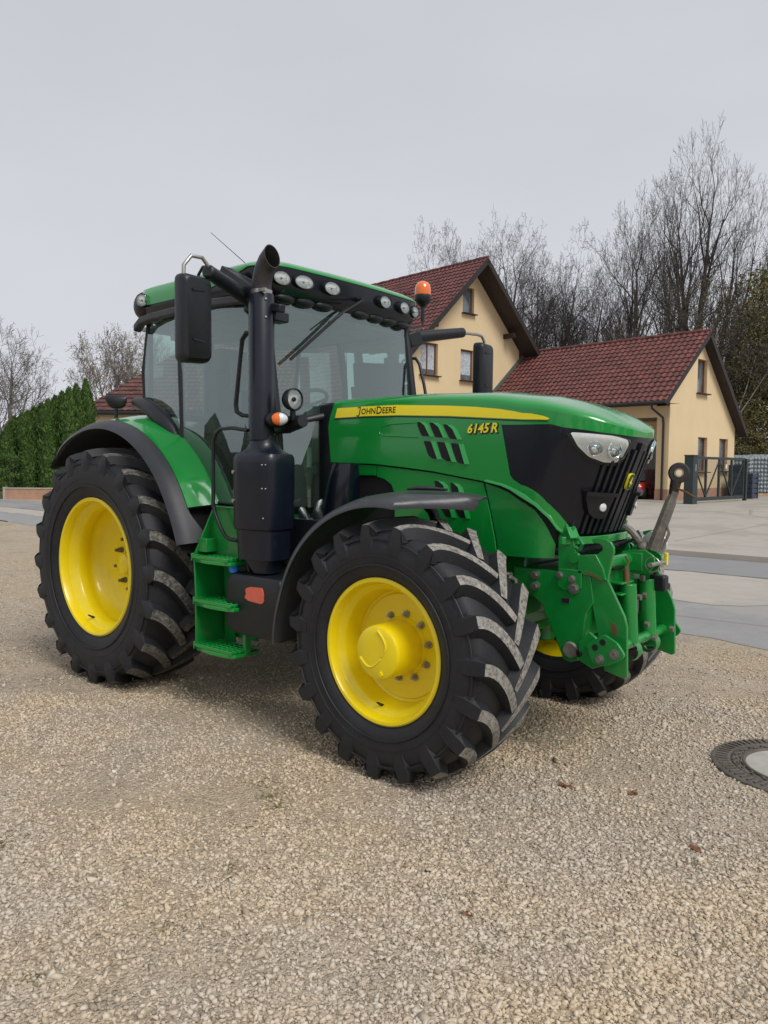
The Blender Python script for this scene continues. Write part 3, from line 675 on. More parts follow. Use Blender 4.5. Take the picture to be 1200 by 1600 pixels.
# headlights
HL = rounded([(3.330, 1.836), (3.405, 1.830), (3.570, 1.816), (3.672, 1.797), (3.690, 1.770), (3.672, 1.690), (3.640, 1.676), (3.560, 1.676), (3.455, 1.705), (3.380, 1.762)], .02, 3)
cx_, cz_ = 3.53, 1.755
BZ = [((a - cx_) * 1.14 + cx_, (b - cz_) * 1.20 + cz_ - .002) for a, b in HL]; BZ = [(min(a, 3.79), min(b, 1.832)) for a, b in BZ]
for m in (1, -1):
    mb = MB(); patch(mb, BZ, hoodf(m), -.004, .004, .03); hz = mb.build('headlight', M['black'], hb, 40)
    mb = MB(); patch(mb, HL, hoodf(m), .000, .0065, .03); mb.build('reflector', M['lampface'], hz, 40)
    mb = MB()
    for (s, z, r) in ((3.475, 1.748, .042), (3.598, 1.742, .046)):
        p = hood_pt(s, z, .004, m); nn = (hood_pt(s, z, .02, m) - hood_pt(s, z, 0, m)).normalized()
        mb.lathe([(r, -.004), (r, .010), (r * .90, .012), (r * .78, .004), (r * .50, -.004 + .008), (r * .45, .010), (r * .25, .014), (.001, .015)], p, nn, 32)
    mb.build('lamp_bowl', M['chrome'], hz, 40)
    mb = MB(); patch(mb, HL, hoodf(m), .0195, .0215, .03); mb.build('lens', M['lens_glass'], hz, 40)
    # fog light pod
    FP = rounded([(3.500, 1.512), (3.700, 1.500), (3.705, 1.48), (3.688, 1.385), (3.668, 1.368), (3.600, 1.375), (3.550, 1.40), (3.520, 1.45), (3.498, 1.49)], .012, 2)
    mb = MB(); patch(mb, FP, hoodf(m), -.01, .030, .03)
    patch(mb, [(3.49, 1.520), (3.71, 1.508), (3.71, 1.488), (3.49, 1.497)], hoodf(m), .0, .050, .03); fg = mb.build('fog_light', M['black'], hb, 40, .003)
    mb = MB(); p = hood_pt(3.635, 1.434, .028, m); mb.lathe([(.024, 0), (.023, .008), (.016, .012), (.001, .014)], p, Vector((.93, -m * .37, .0)), 24); mb.build('lens', M['white_lens'], fg, 50)
    # broad seam line between nose and cap
# emblem
em = MB(); ex = Vector((0, 1, 0)); ez = Vector((.33, 0, 1)).normalized(); en = Vector((1, 0, -.33)).normalized()
ep = hood_pt(SE, 1.575, .012) + Vector((0, -.02, 0))
def ef(t): return lambda a, b: ep + ex * a + ez * b + en * t
OV = rounded([(-.036, -.047), (.036, -.047), (.036, .047), (-.036, .047)], .026, 4)
em.prism(OV, ef(0), ef(.012)); eo = em.build('emblem', M['sticker_yellow'], hb, 30)
em = MB(); em.prism([(a * .93, b * .94) for a, b in OV], ef(.012), ef(.0145)); em.build('emblem_field', simple('emblem_green', (.004, .045, .012), .4), eo, 30)
deer = [(-.006, -.036), (-.002, -.036), (.002, -.018), (.012, -.012), (.022, -.022), (.024, -.020), (.016, -.004), (.006, .002), (.004, .012), (.008, .018), (.004, .022), (.010, .030), (.006, .034), (.000, .026), (-.006, .034), (-.010, .031), (-.004, .022), (-.008, .012), (-.014, .004), (-.020, -.008), (-.016, -.010), (-.010, -.004), (-.006, -.014)]
em = MB(); em.prism([(a * .75 - .001, b * .78) for a, b in deer], ef(.0145), ef(.0165)); em.build('emblem_deer', M['sticker_yellow'], eo, 0)

# ---- chassis, axle, engine underside
mb = MB()
mb.box((1.0, 0, .80), (2.0, .62, .50)); mb.box((.0, 0, .92), (.8, .9, .55)); mb.box((2.3, 0, .98), (1.6, .52, .42)); mb.box((1.3, 0, 1.15), (1.2, 1.2, .30))
mb.cyl((0, -orr + .05, Rrear * .975), (0, orr - .05, Rrear * .975), .13, 24)
ch = mb.build('chassis', M['green_cast'], T, 30, .02)
mb = MB(); mb.box((1.85, 0, 1.25), (.9, .8, .35)); mb.box((1.3, -.45, .75), (.9, .35, .40)); mb.box((1.3, .5, .75), (.9, .45, .45)); mb.box((1.63, 0, 1.70), (.16, .86, .74)); mb.box((2.8, 0, 1.19), (1.3, .7, .05)); mb.box((3.1, 0, 1.30), (.65, .66, .2))  # dark blocks for tank and underside, put in so the gaps look shaded
mb.box((.1, 0, 1.25), (1.0, 1.3, .5)); mb.build('underbody_dark_fill', M['black'], T, 30, .02)
mb = MB()
mb.tube([(WB, -.62, .68), (WB, -.40, .66), (WB, -.15, .62), (WB, .15, .62), (WB, .40, .66), (WB, .62, .68)], [.13, .10, .15, .15, .10, .13], 20)
mb.box((WB + .05, 0, .85), (.45, .40, .30)); mb.cyl((WB + .14, -.60, .62), (WB + .14, .60, .62), .022, 10)
for s in (-1, 1):
    mb.cyl((WB, s * .58, .46), (WB, s * .58, .92), .075, 20); mb.lathe([(.17, .60), (.19, .66), (.19, .74)], (WB, 0, .68), (0, s, 0), 32)
mb.build('front_axle', M['green_cast'], T, 40, .01)

# ---- rear fenders
def arcp(cx, cz, r, deg): return cx + r * math.cos(R(deg)), cz + r * math.sin(R(deg))
RC = Rrear * .975
def fr_rad(y, deg):   # fender skin radius grows towards the cab and at its two ends
    base = lerp(-abs(y), [(-1.22, 1.045), (-1.17, 1.075), (-1.05, 1.105), (-.85, 1.145), (-.60, 1.145)])
    return base + .05 * max(0, (30 - deg) / 30) ** 1.5 * 1.0 + .03 * max(0, (deg - 110) / 30)
for s in (-1, 1):
    def sk(ys, degs, t=0): return [[(fr_rad(y, d) * math.cos(R(d)) + t * math.cos(R(d)), s * abs(y), RC + (fr_rad(y, d) + t) * math.sin(R(d))) for y in ys] for d in degs]
    degs = list(range(26, 122, 4))
    mb = MB(); rw = sk([-1.092, -1.05, -1.0, -.92, -.85, -.80, -.72, -.55], degs); rw2 = sk([-.55, -.80, -1.0, -1.092], degs, -.03)
    mb.loft([a + b for a, b in zip(rw, rw2)], True, True); fe = mb.build('rear_fender', M['green'], T, 40)
    degs = list(range(13, 139, 3)); mb = MB(); rows = []
    for d in degs:
        k = max(0, (d - 112) / 26); yo = -1.205 + .10 * k ** 3; r_ = []
        lo = max(0, (24 - d) / 16)
        for (y, t) in ((-.80 if d > 118 else -1.100 + .14 * lo, .004), (-1.12, .004), (-1.15, .002), (-1.19, -.004), (yo - .005, -.022), (yo + .005, -.030), (-1.17, -.022), (-1.08, -.016), (-.80 if d > 118 else -1.094, -.014)):
            rr_ = fr_rad(y, d) + t - (.05 * k ** 2); r_.append((rr_ * math.cos(R(d)), s * abs(y), RC + rr_ * math.sin(R(d))))
        rows.append(r_)
    mb.loft(rows, True, True); mb.build('fender_flare', M['fender_black'], fe, 45)
    mb = MB(); rows = []            # dark inner liner
    for d in range(10, 138, 4): rows.append([(1.035 * math.cos(R(d)), s * y, RC + 1.035 * math.sin(R(d))) for y in (1.17, .9, .58)])
    mb.loft(rows, False, False); mb.prism([(1.03 * math.cos(R(d)), RC + 1.03 * math.sin(R(d))) for d in range(16, 150, 6)], lambda a, b: (a, s * .60, b), lambda a, b: (a, s * .58, b)); mb.build('fender_liner', M['dark'], fe, 60)
    mb = MB(); mb.box((.60, s * .70, 1.40), (.9, .04, .8)); mb.build('inner_panel', M['black'], fe, 0)
# black rubber trim between cab glass and fender
for s in (-1, 1):
    mb = MB(); pts = [(-.02, 2.13), (.05, 2.12), (.16, 2.09), (.28, 2.04), (.40, 1.97), (.50, 1.90), (.56, 1.84)]
    mb.tube([(x, s * (.86 + .02 * min(1, x * 3)), z - .01) for x, z in pts], [.035, .045, .055, .060, .058, .045, .025], 12); mb.build('rubber_trim', M['black'], T, 60)
# small round work lamp on the fender
fl = MB(); fl.cyl((-.20, -.92, 2.00), (-.20, -.92, 2.07), .016, 10); fl.loft([[tuple(Vector((-.20, -.92, 2.125)) + Vector((.76 * a + .6 * t, .65 * a - .7 * t, b))) for a, b in resample([(-.085 * k, .035 * k), (-.04 * k, .052 * k), (.05 * k, .048 * k), (.085 * k, .02 * k), (.06 * k, -.04 * k), (0, -.052 * k), (-.05 * k, -.035 * k)], 3)] for t, k in ((-.025, .7), (-.015, 1), (.015, 1), (.03, .75))]); fl.build('fender_lamp', M['black'], T, 50)

# ---- front fenders
FC = Rfr * .97
for s in (-1, 1):
    mb = MB(); rows = []
    for d in range(66, 190, 4):
        f = max(0, (82 - d) / 16)              # cut back diagonally at the front
        yo = 1.205 - .40 * f ** .8; lift = .05 * f
        ys = [yo, yo - .02, yo - (yo - .72) * .25, yo - (yo - .72) * .5, yo - (yo - .72) * .75, .72]
        rs = [.770, .795, .822, .832, .836, .836]
        low = max(0, (d - 165) / 25)
        row = [((r + lift + .04 * low) * math.cos(R(d)) + WB - .0, s * y, FC + (r + lift + .04 * low) * math.sin(R(d))) for y, r in zip(ys, rs)]
        row += [((r + lift - .014 + .04 * low) * math.cos(R(d)) + WB, s * y, FC + (r + lift - .014 + .04 * low) * math.sin(R(d))) for y, r in list(zip(ys, rs))[::-1]]
        rows.append(row)
    mb.loft(rows, True, True); ff = mb.build('front_fender', M['fender_skylit'], T, 45)
    mb = MB(); mb.tube([(WB - .10, s * .78, FC + .83), (WB - .02, s * .70, FC + .72), (WB, s * .62, FC + .55), (WB, s * .58, FC + .1)], .03, 10); mb.tube([(WB - .3, s * .95, FC + .78), (WB - .1, s * .9, FC + .80), (WB + .12, s * .85, FC + .81)], .018, 8)
    mb.build('fender_bracket', M['black'], ff, 50)
    mb = MB(); mb.tube([(WB + .02, s * .98, FC + .846), (WB + .06, s * .95, FC + .853), (WB + .12, s * .90, FC + .852), (WB + .20, s * .86, FC + .846)], [.006, .012, .012, .006], 8); mb.build('badge_strip', M['black'], ff, 50)

# ---- cab
cab = MB()
A0 = {1: None}
def both(fn):
    for s in (-1, 1): fn(s)
posts = []
def post(s):
    cab.tube([(1.50, s * .70, 1.36), (1.49, s * .745, 1.95), (1.42, s * .745, 2.40), (1.36, s * .735, 2.82)], .030, 10)      # front pillar
    cab.tube([(.60, s * .855, 1.80), (.58, s * .86, 2.3), (.52, s * .83, 2.80)], .022, 10)                                      # door pillar
    cab.tube([(.02, s * .80, 2.10), (.00, s * .80, 2.35), (.05, s * .79, 2.66), (.06, s * .78, 2.84)], .016, 10)                                         # rear pillar
    cab.tube([(.56, s * .862, 1.88), (.72, s * .865, 1.70), (.90, s * .865, 1.50), (1.00, s * .865, 1.38), (1.45, s * .80, 1.36)], .014, 8)
    cab.tube([(-.30, s * .55, 2.0), (-.30, s * .55, 2.84)], .028, 10)
both(post)
cab.tube([(1.44, -.73, 1.90), (1.52, -.60, 1.93), (1.60, -.38, 1.985), (1.66, -.15, 2.04), (1.68, 0, 2.075), (1.66, .15, 2.04), (1.60, .38, 1.985), (1.52, .60, 1.93), (1.44, .73, 1.90)], [.022, .030, .034, .038, .04, .038, .034, .030, .022], 10)
cab.tube([(-.30, -.55, 2.05), (-.30, .55, 2.05)], .025, 8)
cf = cab.build('cab_frame', M['black'], T, 50)
cbm = MB(); cbm.box((.55, 0, 1.30), (1.5, 1.36, .22)); cbm.box((.0, 0, 1.62), (.5, 1.2, .8)); cbm.build('cab_floor', M['interior'], T, 0, .02)
# header bars over the side windows
mb = MB()
for s in (-1, 1):
    mb = MB(); mb.loft([[(x, s * (.80 + .05 * min(1, (x + .1) * 2)), z), (x, s * (.87 + .02 * min(1, (x + .1) * 2)), z + .005), (x, s * (.87 + .02 * min(1, (x + .1) * 2)), z + .055), (x, s * .80, z + .065)] for x, z in ((-.02, 2.655), (.06, 2.70), (.2, 2.715), (.55, 2.72), (1.0, 2.72), (1.35, 2.70))]); mb.build('door_header', M['fender_black'], cf, 40, .008)
# roof
def rr_ring(x0, x1, yy, z, r, bow=.05, n=8, zf=None):
    pts = []
    cs = [(x1 - r, yy - r, 0), (x0 + r, yy - r, 90), (x0 + r, -yy + r, 180), (x1 - r, -yy + r, 270)]
    for (cx, cy, a0) in cs:
        for k in range(n + 1):
            a = R(a0 + 90 * k / n); x = cx + r * math.cos(a); y = cy + r * math.sin(a); pts.append((x, y))
    dense = []
    for i in range(len(pts)):
        a = pts[i]; b = pts[(i + 1) % len(pts)]; q = 9 if i % (n + 1) == n else 1
        dense += [(a[0] + (b[0] - a[0]) * t / q, a[1] + (b[1] - a[1]) * t / q) for t in range(q)]
    out = []
    for x, y in dense:
        f = max(0, (x - (x1 - .35)) / .35); xx = x + bow * f * (1 - (y / yy) ** 2)
        out.append((xx, y, zf(xx, y) if zf else z))
    return out
X0, X1, YY = -.10, 1.47, .83
skirt = lambda x, y: 2.835 + .10 * max(0, min(1, (x - .75) / .55)) ** 1.3 + .012
rb = MB()
rb.loft([rr_ring(X0 + .10, X1 - .16, YY - .09, 2.72, .14), rr_ring(X0 + .05, X1 - .06, YY - .03, 2.755, .16), rr_ring(X0 + .02, X1 - .01, YY - .01, 2.80, .17), rr_ring(X0, X1, YY, 2.85, .18), rr_ring(X0, X1 + .01, YY, 2.945, .18, zf=lambda x, y: skirt(x, y) + .01), rr_ring(X0 + .1, X1 - .1, YY - .1, 2.93, .15)])
rf = rb.build('roof', M['gloss_black'], T, 40)
gb = MB(); tap = .0
gb.loft([rr_ring(X0 + .03, X1 - .03, YY - .03, 0, .18, zf=lambda x, y: skirt(x, y) + .002), rr_ring(X0 - .008, X1 + .018, YY + .008, 0, .185, zf=skirt), rr_ring(X0 - .012, X1 + .018, YY + .012, 0, .19, zf=lambda x, y: skirt(x, y) * .45 + 2.955 * .55), rr_ring(X0 + .01, X1 + .0, YY - .005, 2.972, .19), rr_ring(X0 + .05, X1 - .05, YY - .05, 2.998, .19), rr_ring(X0 + .13, X1 - .14, YY - .14, 3.018, .18), rr_ring(X0 + .3, X1 - .3, YY - .3, 3.028, .16), rr_ring(X0 + .55, X1 - .6, YY - .55, 3.030, .12)])
gb.build('roof_cap', M['green'], rf, 50)
mb = MB(); mb.box((1.34, .42, 3.030), (.05, .14, .015)); mb.tube([(1.32, .36, 3.022), (1.32, .36, 3.045), (1.32, .5, 3.045), (1.32, .5, 3.022)], .005, 6); mb.build('roof_bracket', M['green'], rf, 30)
# scalloped underside lip over the windscreen
mb = MB()
for k, y in enumerate([-.62, -.45, -.28, .10, .27, .44, .61]): mb.sphere((1.40 + .05 * (1 - (y / .83) ** 2), y, 2.762), .095, 14, 8, (.5, 1.0, .36))
mb.box((1.40, 0, 2.765), (.05, 1.3, .03)); mb.build('visor_underside', M['black'], rf, 50)
# roof work lights
def lamp(parent, p, n, rw, rh, name='work_light'):
    p = Vector(p); n = Vector(n).normalized(); side = n.cross(Vector((0, 0, 1))).normalized(); up = side.cross(n)
    def ring(r, t, kk=1): return [p + side * (rw * r * math.cos(2 * PI * k / 28)) + up * (rh * r * math.sin(2 * PI * k / 28)) + n * t for k in range(28)]
    mb = MB(); mb.loft([ring(1.10, -.05), ring(1.14, .002), ring(1.10, .006), ring(1.01, .004), ring(1.0, -.004)], False); o = mb.build(name, M['black'], parent, 40)
    mb = MB(); mb.loft([ring(1.0, -.002), ring(.72, -.008), ring(.35, -.012), ring(.01, -.012)], False); mb.build('reflector', M['lampface'], o, 50)
    mb = MB(); mb.loft([ring(1.0, .003), ring(.8, .007), ring(.4, .010), ring(.01, .011)], False)
    g_ = mb.build('lens', M['lens_glass'], o, 50)
    mb = MB()
    mb.bar(p - side * rw * .5 - up * rh * .35 + n * .002, p - side * rw * .5 + up * rh * .35 + n * .002, .0025, .0025); mb.bar(p - side * rw * .5 + n * .002, p + side * rw * .6 + n * .002, .003, .003); mb.build('lens_ribs', M['steel'], o, 30)
    mb = MB(); mb.sphere(p - n * .008, min(rw, rh) * .18, 12, 8); mb.build('bulb', M['steel'], o, 50)
    return o
for y, xa, rw in ((-.705, 1.490, .056), (-.535, 1.522, .066), (-.285, 1.540, .062), (.285, 1.540, .060), (.535, 1.522, .060), (.715, 1.482, .056)):
    lamp(rf, (xa + .004, y, 2.872), (1, y * .28, -.06), rw * 1.10, .042)
for s in (-1, 1):
    mb = MB(); mb.sphere((.0, s * .775, 2.865), .115, 18, 14, (1.0, .7, .95)); pod = mb.build('corner_pod', M['black'], rf, 50)
    lamp(rf, (.088, s * .862, 2.885), (.72, s * .68, -.02), .042, .044)
# glass
def wsf(y, z, t):
    k = (z - 1.93) / .87; return Vector((1.47 - .10 * k + .10 * (1 - (y / .74) ** 2) * (1 - .3 * k) + t, y, z))
mb = MB(); patch(mb, [(-.73, 1.93), (-.5, 1.95), (-.2, 2.02), (0, 2.06), (.2, 2.02), (.5, 1.95), (.73, 1.93), (.72, 2.79), (-.72, 2.79)], wsf, 0, .004, .08)
mb.build('windscreen', M['glass'], T, 60)
for s in (-1, 1):
    mb = MB()
    def sg(x, z, t, s=s): return Vector((x, s * (.80 + .062 * min(1, max(0, x / .55)) - .06 * max(0, (x - .9) / .5) ** 2 - .015 * max(0, (z - 2.3) / .4) ** 2 + t), z))
    patch(mb, [(.02, 2.12), (.10, 2.09), (.30, 2.01), (.56, 1.86), (.60, 1.80), (.60, 2.76), (.06, 2.70), (.0, 2.35)], sg, 0, .004, .08); mb.build('rear_side_window', M['glass'], T, 60)
    mb = MB(); patch(mb, [(.60, 1.83), (.72, 1.68), (.90, 1.48), (1.0, 1.38), (1.46, 1.38), (1.46, 1.95), (1.40, 2.4), (1.35, 2.76), (.60, 2.76)], sg, 0, .004, .08); dr = mb.build('door_glass', M['glass'], T, 60)
    mb = MB(); mb.tube([(1.36, s * .80, 2.52), (1.28, s * .835, 2.52), (1.245, s * .84, 2.48), (1.235, s * .84, 2.40), (1.19, s * .85, 2.05), (1.20, s * .85, 2.00), (1.25, s * .845, 1.975), (1.38, s * .81, 1.965)], .013, 10); mb.build('grab_handle', M['black'], dr, 60)
mb = MB(); mb.add([(-.31, -.55, 2.05), (-.31, .55, 2.05), (-.31, .55, 2.78), (-.31, -.55, 2.78)], [(0, 1, 2, 3)]); mb.build('rear_window', M['glass'], T, 0)
for s in (-1, 1):
    mb = MB(); mb.add([(-.30, s * .56, 2.05), (.0, s * .79, 2.10), (.04, s * .78, 2.72), (-.30, s * .56, 2.72)], [(0, 1, 2, 3)]); mb.build('quarter_window', M['glass'], T, 0)
# lower front corner windows and what shows behind them
M['olive'] = simple('olive_panel', (.065, .080, .065), .6, 0, .1, 3)
for s in (-1, 1):
    mb = MB(); mb.add([(1.52, s * .70, 1.36), (1.60, s * .46, 1.36), (1.60, s * .46, 1.98), (1.50, s * .73, 1.90)], [(0, 1, 2, 3)]); mb.build('corner_window', M['glass'], T, 0)
mb = MB(); mb.prism(rounded([(-.56, 1.36), (-.20, 1.36), (-.20, 2.02), (-.38, 1.99), (-.56, 1.90), (-.60, 1.72), (-.52, 1.56)], .06, 4), lambda a, b: (1.38, a, b), lambda a, b: (1.42, a, b)); op = mb.build('console_panel', M['olive'], T, 40)
mb = MB()
for k in range(6): mb.bar((1.423, -.42 + .018 * k, 1.800 + .004 * k), (1.423, -.385 + .018 * k, 1.845), .004, .007)
mb.build('louver', M['dark'], op, 0)
mb = MB(); mb.box((1.4225, -.385, 1.70), (.002, .045, .14)); mb.build('sticker', M['paper'], op, 0)
mb = MB(); mb.box((1.20, -.1, 1.72), (.32, .50, .60)); mb.sphere((1.15, -.05, 2.02), .20, 18, 10, (.9, 1.3, .35)); mb.build('dashboard', M['interior'], T, 40, .03)
mb = MB(); cs = Vector((.93, .02, 2.12)); nn = Vector((-.50, 0, .86)).normalized(); u1 = Vector((0, 1, 0)); u2 = nn.cross(u1)
mb.tube([cs + (u1 * math.cos(2 * PI * k / 32) + u2 * math.sin(2 * PI * k / 32)) * .20 for k in range(33)], .015, 8, False)
for a in (90, 210, 330): mb.tube([cs - nn * .03, cs + (u1 * math.cos(R(a)) + u2 * math.sin(R(a))) * .20], .012, 6)
mb.cyl(cs - nn * .02, cs - nn * .34, .035, 12); mb.build('steering_wheel', M['interior'], T, 50)
mb = MB(); mb.box((.40, 0, 1.78), (.52, .52, .14)); mb.box((.40, 0, 1.56), (.35, .4, .30))
mb.loft([[(x, y * (.25 - .03 * k), 1.80 + .62 * k) for x, y in ((.14 - .10 * k, -1), (.14 - .10 * k, 1), (.26 - .12 * k, 1), (.26 - .12 * k, -1))] for k in (0, .5, 1)])
mb.box((.06, 0, 2.52), (.10, .28, .18)); mb.box((.42, -.36, 2.00), (.40, .09, .10)); mb.box((.42, .36, 2.0), (.36, .08, .08)); mb.build('seat', M['seat'], T, 40, .012, segs=2)
mb = MB(); mb.box((.58, 0, 2.715), (1.55, 1.40, .03)); mb.box((.35, -.45, 2.66), (.5, .35, .10)); mb.build('headliner', M['interior_light'], T, 30, .01)
mb = MB(); mb.box((.95, -.62, 2.28), (.03, .16, .22)); mb.cyl((.95, -.62, 1.9), (.95, -.62, 2.2), .012, 8); mb.box((.72, -.58, 1.92), (.35, .14, .10)); mb.cyl((.8, -.55, 1.95), (.84, -.53, 2.10), .022, 10); mb.build('control_console', M['interior'], T, 30, .01)
mb = MB(); mb.box((-.12, .46, 2.36), (.04, .13, .6)); mb.box((-.12, -.10, 2.36), (.04, .10, .7)); mb.build('rear_inner_pillar', M['interior_light'], T, 30, .01)
# wiper
mb = MB(); mb.cyl((1.535, .0, 2.84), (1.575, .0, 2.835), .020, 12); mb.tube([(1.57, .0, 2.835), (1.585, -.12, 2.77), (1.575, -.25, 2.69), (1.56, -.34, 2.63)], [.010, .008, .006, .005], 8); wp = mb.build('wiper', M['black'], T, 40)
mb = MB(); mb.bar((1.530, -.12, 2.765), (1.525, -.66, 2.345), .010, .022); mb.build('wiper_blade', M['black'], wp, 30)
# whip aerial
mb = MB(); mb.tube([(.60, -.05, 3.02), (.60, -.05, 3.07)], .012, 8); mb.tube([(.60, -.05, 3.07), (.47, -.20, 3.25), (.30, -.38, 3.46)], [.0035, .003, .002], 6); mb.build('aerial', M['black'], T, 50)

# mirrors
for s in (-1, 1):
    mb = MB(); mb.bar((1.36, s * .76, 2.66), (1.39, s * .88, 2.70), .11, .12); mb.tube([(1.38, s * .84, 2.70), (1.53, s * 1.33, 2.79)], [.052, .042], 14); ar = mb.build('mirror_arm', M['black'], T, 40, .012)
    yo = 1.40 if s < 0 else 1.74
    mb = MB()
    if s < 0: mb.tube([(1.53, s * 1.30, 2.80), (1.525, s * 1.36, 2.86), (1.515, s * 1.43, 2.86), (1.505, s * 1.475, 2.80), (1.50, s * 1.475, 2.70)], .012, 10)
    else: mb.tube([(1.52, s * 1.30, 2.785), (1.50, s * 1.58, 2.81), (1.485, s * 1.68, 2.81), (1.475, s * 1.735, 2.77), (1.47, s * 1.74, 2.68)], .013, 10)
    mb.build('mirror_tube', M['steel'], ar, 50)
    rot = Matrix.Rotation(R(0 if s > 0 else -4), 3, 'Z'); xx = 1.47 if s > 0 else 1.50; zz = 2.50
    mb = MB(); rings = []
    for (t, sc_) in ((-.05, .93), (-.045, .98), (-.03, 1.0), (.01, .98), (.035, .90), (.05, .76)):
        rings.append([Vector((xx, s * yo, zz)) + rot @ Vector((t, a * sc_, b * (1 - (1 - sc_) * .4))) for a, b in rounded([(-.105, -.26), (.105, -.25), (.105, .25), (-.105, .26)], .045, 4)])
    mb.loft(rings); mr = mb.build('mirror_housing', M['black'], ar, 40)
    mb = MB(); mb.bar((xx + .050, s * yo - .045, zz + .16), (xx + .052, s * yo + .035, zz + .166), .012, .012); mb.bar((xx + .050, s * yo - .045, zz - .125), (xx + .052, s * yo + .035, zz - .135), .010, .010); mb.build('housing_ridge', M['gloss_black'], mr, 0)
    mb = MB(); mb.box(Vector((xx, s * yo, zz)) + rot @ Vector((-.052, 0, 0)), (.004, .18, .46), rot); mb.build('mirror_glass', M['chrome'], mr, 0)
    if s > 0:
        mb = MB(); mb.tube([(1.36, .78, 2.52), (1.43, .80, 2.52), (1.47, .80, 2.47), (1.52, .80, 2.30), (1.56, .80, 2.12), (1.58, .78, 2.04)], .013, 8); mb.build('handrail', M['black'], T, 50)
# upper bracket from roof to the exhaust
mb = MB(); mb.bar((1.20, -.94, 2.90), (1.50, -.93, 2.72), .10, .09); mb.bar((1.36, -.78, 2.80), (1.22, -.95, 2.90), .07, .06); mb.tube([(1.18, -1.0, 2.88), (1.10, -1.0, 2.95), (1.04, -1.0, 2.955), (.99, -1.0, 2.91), (.99, -1.0, 2.84)], .011, 8)
mb.build('exhaust_bracket', M['black'], T, 40, .012)
# beacon
mb = MB(); mb.tube([(1.30, .80, 2.80), (1.22, 1.02, 2.82), (1.21, 1.17, 2.86), (1.205, 1.175, 3.04)], .012, 10); mb.cyl((1.205, 1.175, 2.90), (1.205, 1.175, 3.03), .018, 12); mb.lathe([(.02, -.09), (.045, -.07), (.068, -.045), (.074, 0), (.072, .01)], (1.205, 1.175, 3.11), (0, 0, 1), 32); bc = mb.build('beacon', M['black'], T, 40)
mb = MB(); mb.lathe([(.068, .0), (.070, .012), (.069, .05), (.062, .085), (.045, .108), (.022, .118), (.001, .120)], (1.205, 1.175, 3.12), (0, 0, 1), 32); mb.build('beacon_dome', M['orange'], bc, 50)

# ---- exhaust
ex_, ey_ = 1.61, -.98
mb = MB(); mb.lathe([(.080, 1.80), (.080, 2.69), (.076, 2.70), (.060, 2.70)], (ex_, ey_, 0), (0, 0, 1), 40); es = mb.build('exhaust_shield', M['exhaust_black'], T, 40)
mb = MB()
def stack_ring(r, inner=False):
    rows = []
    for (x, z, t, kz) in ((0, 2.66, 0, 1), (0, 2.74, 0, 1), (.008, 2.80, 14, 1), (.030, 2.85, 30, 1.02), (.062, 2.89, 48, 1.08), (.100, 2.918, 78, 1.20)):
        n1 = Vector((math.cos(R(90 - t)), 0, math.sin(R(90 - t)))); up1 = Vector((-math.sin(R(90 - t)), 0, math.cos(R(90 - t))))
        rows.append([Vector((ex_ + x, ey_, z)) + Vector((0, 1, 0)) * r * math.cos(2 * PI * k / 32) + up1 * r * kz * math.sin(2 * PI * k / 32) for k in range(32)])
    return rows
o_ = stack_ring(.062); i_ = stack_ring(.057); mb.loft(o_ + i_[::-1][:4], False); mb.add([tuple(p) for p in i_[2]], [tuple(range(32))])
mb.build('exhaust_stack', M['stack_steel'], es, 50)
mb = MB(); mb.lathe([(.064, 2.70), (.068, 2.70), (.068, 2.725), (.064, 2.725)], (ex_, ey_, 0), (0, 0, 1), 32); mb.bar((ex_ + .05, ey_ - .06, 2.71), (ex_ + .10, ey_ - .05, 2.71), .02, .02); mb.build('pipe_clamp', M['steel'], es, 40)
mb = MB(); mb.bar((ex_ + .06, ey_ + .04, 2.62), (ex_ + .16, ey_ + .03, 2.60), .05, .05); mb.box((ex_ + .03, ey_ + .10, 2.57), (.10, .12, .06)); mb.build('stay_bracket', M['black'], es, 40, .008)
mb = MB()
for z in (2.66, 2.55): mb.sphere((ex_ + .075, ey_ - .030, z), .009, 8, 6)
mb.build('shield_rivet', M['steel'], es, 60)
def sup(cx, cy, ax, ay, z, n=40, p=.55):
    o = []
    for k in range(n):
        a = 2 * PI * k / n; c, s_ = math.cos(a), math.sin(a); o.append((cx + ax * abs(c) ** p * (1 if c > 0 else -1), cy + ay * abs(s_) ** p * (1 if s_ > 0 else -1), z))
    return o
mb = MB()
def mring(ax, ay, z, p=.55, dx=0):
    rot = Matrix.Rotation(R(8), 3, 'Z'); return [tuple(Vector((ex_ + dx, ey_ + .02, 0)) + rot @ Vector((x, y, z_))) for x, y, z_ in sup(0, 0, ax, ay, z, 40, p)]
mb.loft([mring(.155, .125, 1.235), mring(.172, .140, 1.245), mring(.176, .146, 1.27), mring(.178, .148, 1.66), mring(.176, .146, 1.69), mring(.165, .135, 1.712), mring(.135, .115, 1.725, .7), mring(.105, .100, 1.745, .85), mring(.090, .090, 1.78, 1), mring(.083, .083, 1.83, 1)])
mf = mb.build('muffler_cover', M['exhaust_black'], T, 40)
mb = MB(); mb.loft([mring(.155, .12, 1.05), mring(.160, .13, 1.245)]); mb.loft([mring(.075, .08, .965, .7, .03), mring(.085, .09, .99, .7, .02), mring(.150, .115, 1.08, .6), mring(.158, .125, 1.16)]); mb.build('muffler_base', M['exhaust_black'], mf, 40, .004)
for (dx, z) in ((.165, 1.645), (.15, 1.645), (.165, 1.50), (.15, 1.50), (.155, 1.32)): mb = MB(); mb.sphere((ex_ + dx - .005, ey_ - .105 + (.165 - dx) * -1, z), .006, 8, 6); mb.build('cover_screw', M['steel'], mf, 60)
